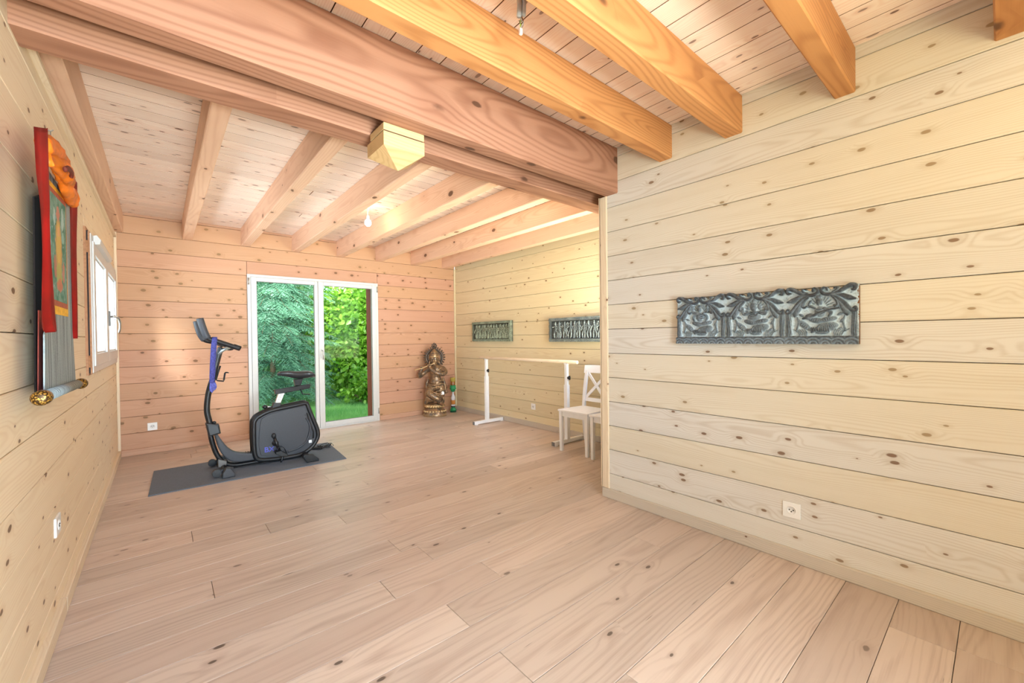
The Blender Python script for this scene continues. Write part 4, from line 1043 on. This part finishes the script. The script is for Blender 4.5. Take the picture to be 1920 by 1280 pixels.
# torso, leaning in the three-bend pose (x right, -y towards the viewer)
capsule(bm, catmull([(.03, 0, .50), (.028, 0, .57), (.02, -.005, .645), (.022, -.005, .71), (.028, 0, .775)], 4), list(np.interp(np.linspace(0, 1, 17), [0, .25, .5, .75, 1], [.105, .105, .083, .095, .09])), 16)
B((.03, .0, .49), (.125, .09, .09), 16); B((.022, -.045, .62), (.07, .05, .06)); B((-.02, -.06, .745), (.05, .035, .045)); B((.075, -.06, .745), (.05, .035, .045))
capsule(bm, [(-.075, 0, .795), (.03, 0, .81), (.135, 0, .785)], [.045, .05, .045], 12)
capsule(bm, [(.022, 0, .80), (.006, -.012, .87)], [.04, .036], 12)       # neck
# head with a face
B((.0, -.015, .945), (.068, .075, .088), 18); B((-.002, -.04, .90), (.045, .045, .04), 14)
capsule(bm, [(-.004, -.088, .955), (-.006, -.102, .925)], [.008, .013], 8)
for s in (-1, 1):
    B((-.003+s*.028, -.075, .955), (.016, .012, .009), 8); B((s*.07, -.01, .94), (.012, .02, .032), 8); B((s*.078, -.015, .895), (.014, .014, .022), 8)
    B((-.003+s*.03, -.078, .975), (.02, .01, .005), 8); B((-.004+s*.03, -.07, .92), (.018, .016, .016), 8)
B((-.004, -.092, .898), (.02, .009, .006), 8); B((-.004, -.09, .888), (.016, .01, .006), 8); B((-.003, -.082, .868), (.018, .014, .014), 8)
# legs: standing leg and the one crossed in front
capsule(bm, catmull([(.10, .0, .48), (.105, -.01, .38), (.085, .0, .28), (.06, .005, .20)], 4), list(np.interp(np.linspace(0, 1, 13), [0, .4, .7, 1], [.078, .065, .05, .034])), 14)
capsule(bm, catmull([(-.04, -.01, .47), (-.095, -.075, .40), (-.02, -.10, .34), (.05, -.10, .29), (.095, -.085, .225)], 4), list(np.interp(np.linspace(0, 1, 17), [0, .25, .5, .75, 1], [.075, .066, .052, .048, .032])), 14)
def foot(hx, hy, hz, dx, dy, dz):
    e = Vector((dx, dy, dz)).normalized(); h = Vector((hx, hy, hz)); sd = Vector((-e.y, e.x, 0)).normalized()
    capsule(bm, [h, h+e*.05, h+e*.085], [.028, .027, .024], 10)
    for k in range(5): capsule(bm, [h+e*.08+sd*(k-2)*.010, h+e*(.118-.005*abs(k-1))+sd*(k-2)*.012], [.009, .007], 6)
foot(.06, .02, .195, -.45, -.9, 0); foot(.10, -.08, .215, .3, -.45, -.15)
# arms holding the flute to the viewer's left
def hand(c, d, n, thumb):
    c, d, n = Vector(c), Vector(d).normalized(), Vector(n).normalized(); s = d.cross(n).normalized()
    bm_ball(bm, c, (.026, .022, .024), 10)
    for k, l in enumerate((.036, .042, .040, .030)):
        b0 = c+s*(k-1.5)*.013+d*.016
        capsule(bm, [b0, b0+d*l*.5+n*.006, b0+d*l*.75+n*l*.45], [.0075, .007, .006], 6)
    b0 = c+s*thumb*.02
    capsule(bm, [b0, b0+s*thumb*.014+d*.014+n*.01, b0+s*thumb*.008+d*.026+n*.024], [.0085, .0075, .0065], 6)
capsule(bm, catmull([(-.085, -.01, .79), (-.165, .0, .735), (-.235, -.02, .675), (-.245, -.03, .67)], 4), list(np.interp(np.linspace(0, 1, 13), [0, .5, 1], [.046, .042, .036])), 12)
capsule(bm, catmull([(-.243, -.03, .67), (-.235, -.06, .72), (-.215, -.085, .765)], 4), list(np.interp(np.linspace(0, 1, 9), [0, .5, 1], [.036, .033, .024])), 12)
hand((-.212, -.088, .785), (.25, -.15, 1), (.2, -1, .2), 1)
capsule(bm, catmull([(.14, -.01, .785), (.175, -.05, .735), (.15, -.09, .70)], 4), list(np.interp(np.linspace(0, 1, 9), [0, .5, 1], [.046, .044, .038])), 12)
capsule(bm, catmull([(.15, -.09, .70), (.06, -.13, .72), (-.03, -.13, .775), (-.065, -.115, .81)], 4), list(np.interp(np.linspace(0, 1, 13), [0, .5, 1], [.038, .034, .024])), 12)
hand((-.07, -.115, .828), (-.05, -.1, 1), (-.2, -1, .3), -1)
fig = remesh(from_bm('figure', bm, brz, sx), .0062, 3)
# flute
fl = from_bm('flute', bm_tube(bmesh.new(), [(-.315, -.105, .782), (-.20, -.11, .806), (.0, -.112, .885), (.015, -.112, .89)], .0095, 8), brz, sx, True)
# crown, halo ring with points, top ornament
lathe('crown', [(.072, .985), (.078, .995), (.07, 1.01), (.073, 1.03), (.06, 1.045), (.062, 1.06), (.045, 1.078), (.03, 1.10), (.012, 1.118), (.006, 1.12)], brz, sx, 20, (0, -.01))
bm = bmesh.new()
bm_tube(bm, [(.135*math.cos(a), .045, .975+.135*math.sin(a)) for a in np.linspace(0, 2*math.pi, 40, endpoint=False)], .017, 8, True)
bm_tube(bm, [(.105*math.cos(a), .045, .975+.105*math.sin(a)) for a in np.linspace(0, 2*math.pi, 40, endpoint=False)], .012, 8, True)
halo = from_bm('halo', bm, brd, sx, True)
for k in range(26):
    a = k/26*2*math.pi
    if -2.2 < (a if a < math.pi else a-2*math.pi) < -.95: continue
    p = lambda r: (r*math.cos(a), .045, .975+r*math.sin(a))
    from_bm('halo_point', bm_tube(bmesh.new(), [p(.138), p(.156), p(.168), p(.184)], [.012, .008, .0145, .005], 8), brd, halo, True)
bm = bmesh.new(); bm_tube(bm, [(0, .02, 1.09), (0, .02, 1.225)], .007, 8); bm_ball(bm, (0, .02, 1.165), .02, 10)
orn = from_bm('top_ornament', bm, brd, sx, True)
for k in range(8):
    a = k/8*2*math.pi+.2
    from_bm('ornament_petal', bm_ball(bmesh.new(), (.036*math.cos(a), .02, 1.168+.036*math.sin(a)), (.015, .008, .015), 8), brd, orn, True)
# drapery: waist cloth, swag at left, sash with knot at right
bm = bmesh.new()
for k in range(7):
    a = -.9+k*.28
    capsule(bm, catmull([(-.10, -.05, .43), (-.12-.006*k, -.02, .36), (-.16+.02*k, 0, .25), (-.165+.024*k, .01+.004*k, .20+.004*k)], 3), [.014]*10, 6)
remesh(from_bm('skirt_folds', bm, brz, sx), .007, 1)
bm = bmesh.new()
for k in range(5):
    capsule(bm, catmull([(-.085+.0*k, -.085+.005*k, .44-.025*k), (0, -.12, .40-.03*k), (.09, -.10, .37-.03*k)], 3), .0095, 6)
for k in range(5):
    z0 = .60-.055*k
    capsule(bm, catmull([(.03, -.10, z0-.02), (.10, -.095, z0), (.155, -.04, z0-.01)], 3), .010, 6)
remesh(from_bm('garment_folds', bm, brz, sx), .006, 1)
bm = bmesh.new()
capsule(bm, catmull([(.14, .02, .62), (.165, .01, .52), (.175, 0, .44), (.19, -.01, .40)], 4), list(np.interp(np.linspace(0, 1, 13), [0, .6, 1], [.02, .026, .03])), 8)
for k in range(4): capsule(bm, [(.19, -.01, .41), (.175+.016*k, -.03+.008*k, .35+.012*k)], [.012, .009], 6)
capsule(bm, catmull([(.13, -.03, .33), (.15, -.03, .27), (.135, -.02, .19)], 3), [.018]*7, 8)
remesh(from_bm('sash', bm, brz, sx), .007, 1)
bm = bmesh.new()
capsule(bm, catmull([(-.11, .03, .60), (-.135, .02, .52), (-.13, .0, .44)], 3), [.02]*7, 8)
capsule(bm, catmull([(-.115, -.05, .535), (0, -.115, .525), (.14, -.06, .535)], 4), .016, 8)
for k in range(9): bm_ball(bm, (-.09+.023*k, -.105+.0016*(k-4)**2, .505-.006*(4-abs(k-4))), .012, 8)
for k in range(13): bm_ball(bm, (-.05+.0125*k, -.085-.02*math.sin(k/12*math.pi), .80-.05*math.sin(k/12*math.pi)), .008, 6)
remesh(from_bm('ornaments', bm, brz, sx), .006, 1)
from_bm('paper_tag', bm_prism(bmesh.new(), [(.112, .40), (.135, .42), (.158, .40), (.158, .362), (.108, .36)], -.088, -.086, 'y'), white_paint, sx)
# base
lathe('base', [(.192, 0), (.196, .008), (.194, .04), (.186, .055), (.178, .07), (.172, .10), (.150, .112), (.142, .125), (.135, .14)], brz, sx, 32, (0, 0), (1, .8))
lt = lathe('lotus_seat', [(.128, .135), (.132, .15), (.148, .165), (.152, .185), (.140, .192), (.02, .194)], brz, sx, 32, (0, 0), (1, .8))
for k in range(22):
    a = k/22*2*math.pi
    from_bm('lotus_petal', bm_ball(bmesh.new(), (.150*math.cos(a), .12*math.sin(a), .166), (.02, .02, .02), 8), brz, lt, True)
    from_bm('base_bead', bm_ball(bmesh.new(), (.176*math.cos(a), .141*math.sin(a), .085), (.016, .016, .018), 8), brz, sx, True)

# ------------------------------------------------------------------ painted candlestick-like ornament
gr_e = plain('green_enamel', (38, 150, 96), .3); gr_d = plain('dark_green_enamel', (24, 78, 56), .35)
am = plain('amber_glass', (150, 96, 48), .25); wh_e = plain('white_enamel', (226, 222, 226), .3); ol_y = plain('olive_top', (176, 158, 70), .45); or_e = plain('orange_band', (214, 140, 66), .4); bk_e = plain('black_band', (40, 40, 42), .4)
cs = empty('painted_ornament', (4.28, 6.22, 0), label='slim painted column ornament in green, white and amber beside the bronze statue', cat='ornament')
for nm, prof, mt_ in (('foot', [(.050, 0), (.056, .012), (.054, .02), (.042, .024)], gr_d), ('lower_bulge', [(.034, .022), (.060, .036), (.060, .048), (.042, .056), (.046, .066), (.034, .082), (.032, .092)], gr_e),
                      ('black_band', [(.036, .090), (.040, .098), (.034, .112)], bk_e), ('white_ring', [(.034, .110), (.036, .12), (.030, .142)], wh_e), ('orange_band', [(.034, .140), (.036, .15), (.034, .20), (.036, .212)], or_e),
                      ('white_drop', [(.034, .212), (.040, .238), (.036, .268), (.022, .30), (.014, .335), (.016, .36)], wh_e), ('green_cup', [(.024, .358), (.040, .372), (.046, .40), (.060, .412), (.060, .424), (.044, .434), (.052, .452), (.058, .462), (.040, .474)], gr_e),
                      ('amber_neck', [(.040, .472), (.038, .485), (.040, .53), (.036, .54)], am), ('top_cup', [(.038, .538), (.044, .548), (.044, .592), (.048, .600), (.04, .606)], ol_y)):
    lathe(nm, prof, mt_, cs, 20)

# ------------------------------------------------------------------ garden beyond the door
def leaf_mat(name, a, b_, trans=.35):
    mt = bpy.data.materials.new(name); mt.use_nodes = True; t = NT(mt)
    for n in list(t.n): t.n.remove(n)
    at = t.add('ShaderNodeAttribute', attribute_name='tint').outputs['Fac']
    c = t.mix(at, lin(*a), lin(*b_))
    d_ = t.add('ShaderNodeBsdfDiffuse', {0: c}); tr = t.add('ShaderNodeBsdfTranslucent', {0: c})
    gl = t.add('ShaderNodeBsdfGlossy', {0: (1, 1, 1, 1), 1: .4})
    mx = t.add('ShaderNodeMixShader', {0: trans, 1: d_.outputs[0], 2: tr.outputs[0]})
    m2 = t.add('ShaderNodeMixShader', {0: .04, 1: mx.outputs[0], 2: gl.outputs[0]})
    o = t.add('ShaderNodeOutputMaterial'); t.t.links.new(m2.outputs[0], o.inputs[0])
    return mt
def tri_mesh(name, V, F, tint, mat, parent, kind='stuff'):
    me = bpy.data.meshes.new(name); nf = len(F); k = F.shape[1]
    me.vertices.add(len(V)); me.vertices.foreach_set('co', V.astype(np.float32).ravel())
    me.loops.add(nf*k); me.loops.foreach_set('vertex_index', F.astype(np.int32).ravel())
    me.polygons.add(nf); me.polygons.foreach_set('loop_start', np.arange(0, nf*k, k, dtype=np.int32)); me.polygons.foreach_set('loop_total', np.full(nf, k, dtype=np.int32))
    me.update(calc_edges=True)
    at = me.attributes.new('tint', 'FLOAT', 'FACE'); at.data.foreach_set('value', tint.astype(np.float32))
    o = link(name, me, mat, parent); o['kind'] = kind
    return o
def unit(a): return a/(np.linalg.norm(a, axis=-1, keepdims=True)+1e-9)

bark = wood('bark', (112, 96, 76), (74, 60, 48), (30, 24, 20), rings=40, tone=.05)
def blades(base, direc, length, width, rng):
    """narrow three-cornered needles / grass blades"""
    n = len(base); side = unit(np.cross(direc, rng.normal(size=(n, 3))))
    V = np.empty((n, 3, 3)); V[:, 0] = base-side*width[:, None]; V[:, 1] = base+side*width[:, None]; V[:, 2] = base+direc*length[:, None]
    return V.reshape(-1, 3), np.arange(n*3).reshape(-1, 3)
def conifer(loc, height, rad, seed, label, leafm, zmin=.15, dens=1.0, group=None):
    r = np.random.default_rng(seed)
    t = empty('spruce_tree', loc, label=label, cat='tree', group=group)
    lathe('trunk', [(.07, -.15), (.06, .5), (.035, height*.6), (.012, height)], bark, t, 10)
    Bs, Ds, Ls, Ts = [], [], [], []
    br = bmesh.new(); z = zmin
    while z < height*.95:
        f = 1-z/height; nb = int(6*dens)+r.integers(0, 3)
        for q in range(nb):
            a = r.uniform(0, 2*math.pi); L = rad*(f**.75)*r.uniform(.7, 1.1)+.12
            rise, droop = r.uniform(.05, .3), r.uniform(.35, .7)
            ts = np.linspace(.08, 1, max(8, int(L/.055)))
            pos = np.stack([ts*L*math.cos(a), ts*L*math.sin(a), z+L*(rise*ts-droop*ts**2*.8)], 1)
            if q % 2 == 0: bm_tube(br, [Vector(p) for p in pos[::4]], .004, 4)
            dirb = unit(np.gradient(pos, axis=0)); sd = unit(np.cross(dirb, [0, 0, 1.0]))
            tb = r.uniform(.0, 1.0)
            for i in range(len(ts)):
                for s in (-1, 1):
                    tl = (.40*(1-ts[i])**.6*min(1, L)+.07)*r.uniform(.7, 1.1)
                    d_ = unit(dirb[i]*.75+s*sd[i]*.8+np.array([0, 0, -.22+r.normal()*.1]))
                    n = max(3, int(tl/.016)); u = np.linspace(.05, 1, n)
                    p = pos[i]+d_*(u*tl)[:, None]+np.array([0, 0, -.12])*(u**2*tl)[:, None]
                    sp = unit(np.cross(d_, [0, 0, 1.0]))
                    nd = unit(d_*.9+np.where(np.arange(n) % 2, 1, -1)[:, None]*sp*.8+r.normal(size=(n, 3))*.12)
                    Bs.append(p); Ds.append(nd); Ls.append(r.uniform(.028, .05, n)); Ts.append(np.clip(tb*.45+.5*u*ts[i]+r.uniform(-.1, .15, n), 0, 1))
        z += r.uniform(.15, .22)*(.6+.6*f)/dens**.5
    from_bm('branches', br, bark, t)['kind'] = 'stuff'
    Bs, Ds, Ls, Ts = map(np.concatenate, (Bs, Ds, Ls, Ts))
    V, F = blades(Bs, Ds, Ls, np.full(len(Ls), .0055), r)
    tri_mesh('needles', V, F, Ts, leafm, t)
    return t
def leafy(loc, size, n, lsize, seed, label, leafm, cat='tree', name='broadleaf_tree', trunk_h=1.0, group=None, clumps=40):
    r = np.random.default_rng(seed); size = np.array(size)
    t = empty(name, loc, label=label, cat=cat, group=group)
    bm = bmesh.new()
    cc = unit(r.normal(size=(clumps, 3)))*(r.random((clumps, 1))**.4)*size*.8+np.array([0, 0, trunk_h+size[2]*.8])
    for c in cc[::2]: bm_tube(bm, [Vector((0, 0, -.15)), Vector((c[0]*.25, c[1]*.25, c[2]*.55)), Vector(c)], [.05, .03, .008], 5)
    from_bm('stems', bm, bark, t)['kind'] = 'stuff'
    ci = r.integers(0, clumps, n); off = unit(r.normal(size=(n, 3)))*(r.random((n, 1))**.5)*size*.42
    P = cc[ci]+off; P[:, 2] = np.maximum(P[:, 2], .03)
    out = unit(P-np.array([0, 0, trunk_h+size[2]*.4])); dn = unit(out*.8+np.array([0, 0, -.55])+r.normal(size=(n, 3))*.45)
    sd = unit(np.cross(dn, r.normal(size=(n, 3))*.5+np.array([0, 0, 1.0]))); nr = np.cross(sd, dn)
    L = lsize*r.uniform(.6, 1.25, n)[:, None]; Wd_ = L*.34
    V = np.stack([P, P+dn*L*.35+sd*Wd_+nr*L*.05, P+dn*L*.7+sd*Wd_*.7, P+dn*L-nr*L*.12, P+dn*L*.7-sd*Wd_*.7, P+dn*L*.35-sd*Wd_+nr*L*.05], 1).reshape(-1, 3)
    i0 = np.arange(n)*6
    F = np.concatenate([np.stack([i0, i0+1, i0+2, i0+3], 1), np.stack([i0, i0+3, i0+4, i0+5], 1)])
    tint = np.clip(r.random(clumps)[ci]*.5+r.random(n)*.5, 0, 1)
    tri_mesh('leaves', V, F, np.concatenate([tint, tint]), leafm, t)
    return t
spruce_l = leaf_mat('spruce_needles', (30, 88, 70), (156, 216, 178), .25)
bush_l = leaf_mat('bush_leaves', (72, 142, 34), (176, 220, 84), .45)
dark_l = leaf_mat('hedge_leaves', (70, 124, 66), (150, 196, 116), .35)
grass_m = leaf_mat('grass_blades', (92, 164, 84), (176, 224, 132), .35)
lawn = setp(box('ground', (-14, 6.62, -.30), (22, 40, -.16), plain('lawn_soil', (96, 140, 74), .95, var=.35, scale=3)), kind='structure')
conifer((2.3, 10.6, -.16), 6.2, 1.6, 21, 'drooping blue-green spruce filling the left door pane', spruce_l, .25, 1.75)
conifer((.9, 17.2, -.16), 8.0, 1.9, 22, 'spruce standing farther back at the left edge of the door view', spruce_l, .3, 1.3)
leafy((4.2, 10.6, -.16), (1.05, 1.0, 1.7), 15000, .13, 31, 'bright green leafy bush filling the right door pane', bush_l, 'bush', 'leafy_bush', .15, clumps=70)
leafy((3.85, 9.3, -.16), (.5, .35, .42), 1800, .09, 33, 'low bright green shrub growing at the foot of the leafy bush', bush_l, 'bush', 'leafy_bush', .0, clumps=16)
leafy((3.1, 13.9, -.16), (1.5, 1.0, 2.1), 16000, .17, 41, 'dark leafy background tree close behind the drooping spruce', dark_l, trunk_h=.1, clumps=90)
leafy((6.6, 15.2, -.16), (1.4, 1.2, 1.9), 8000, .20, 42, 'dark leafy background tree behind the bright bush', dark_l, trunk_h=.3, clumps=50)
leafy((12.4, 15.6, -.16), (1.9, 1.4, 1.3), 7000, .20, 43, 'background tree glimpsed beyond the right edge of the bush', bush_l, trunk_h=.2, clumps=40)
leafy((-2.6, 16.0, -.16), (2.2, 1.4, 2.2), 7000, .22, 45, 'background tree standing behind and left of the farther spruce', dark_l, trunk_h=.6, clumps=40)
r = np.random.default_rng(5); n = 60000
yy = 6.75+(r.random(n)**1.5)*6.5; xx = .39+yy*r.uniform(.11, .46, n)+r.normal(size=n)*.05
base = np.stack([xx, yy, np.full(n, -.162)], 1); dr = unit(np.stack([r.normal(size=n)*.45, r.normal(size=n)*.45, np.ones(n)], 1))
V, F = blades(base, dr, r.uniform(.04, .11, n), np.full(n, .005), r)
cl = np.array([mnoise.noise(Vector((a*1.6, b_*1.6, 0))) for a, b_ in zip(xx[::1], yy)])
tri_mesh('grass', V, F, np.clip(.5+.5*cl+r.normal(size=n)*.15, 0, 1), grass_m, None)
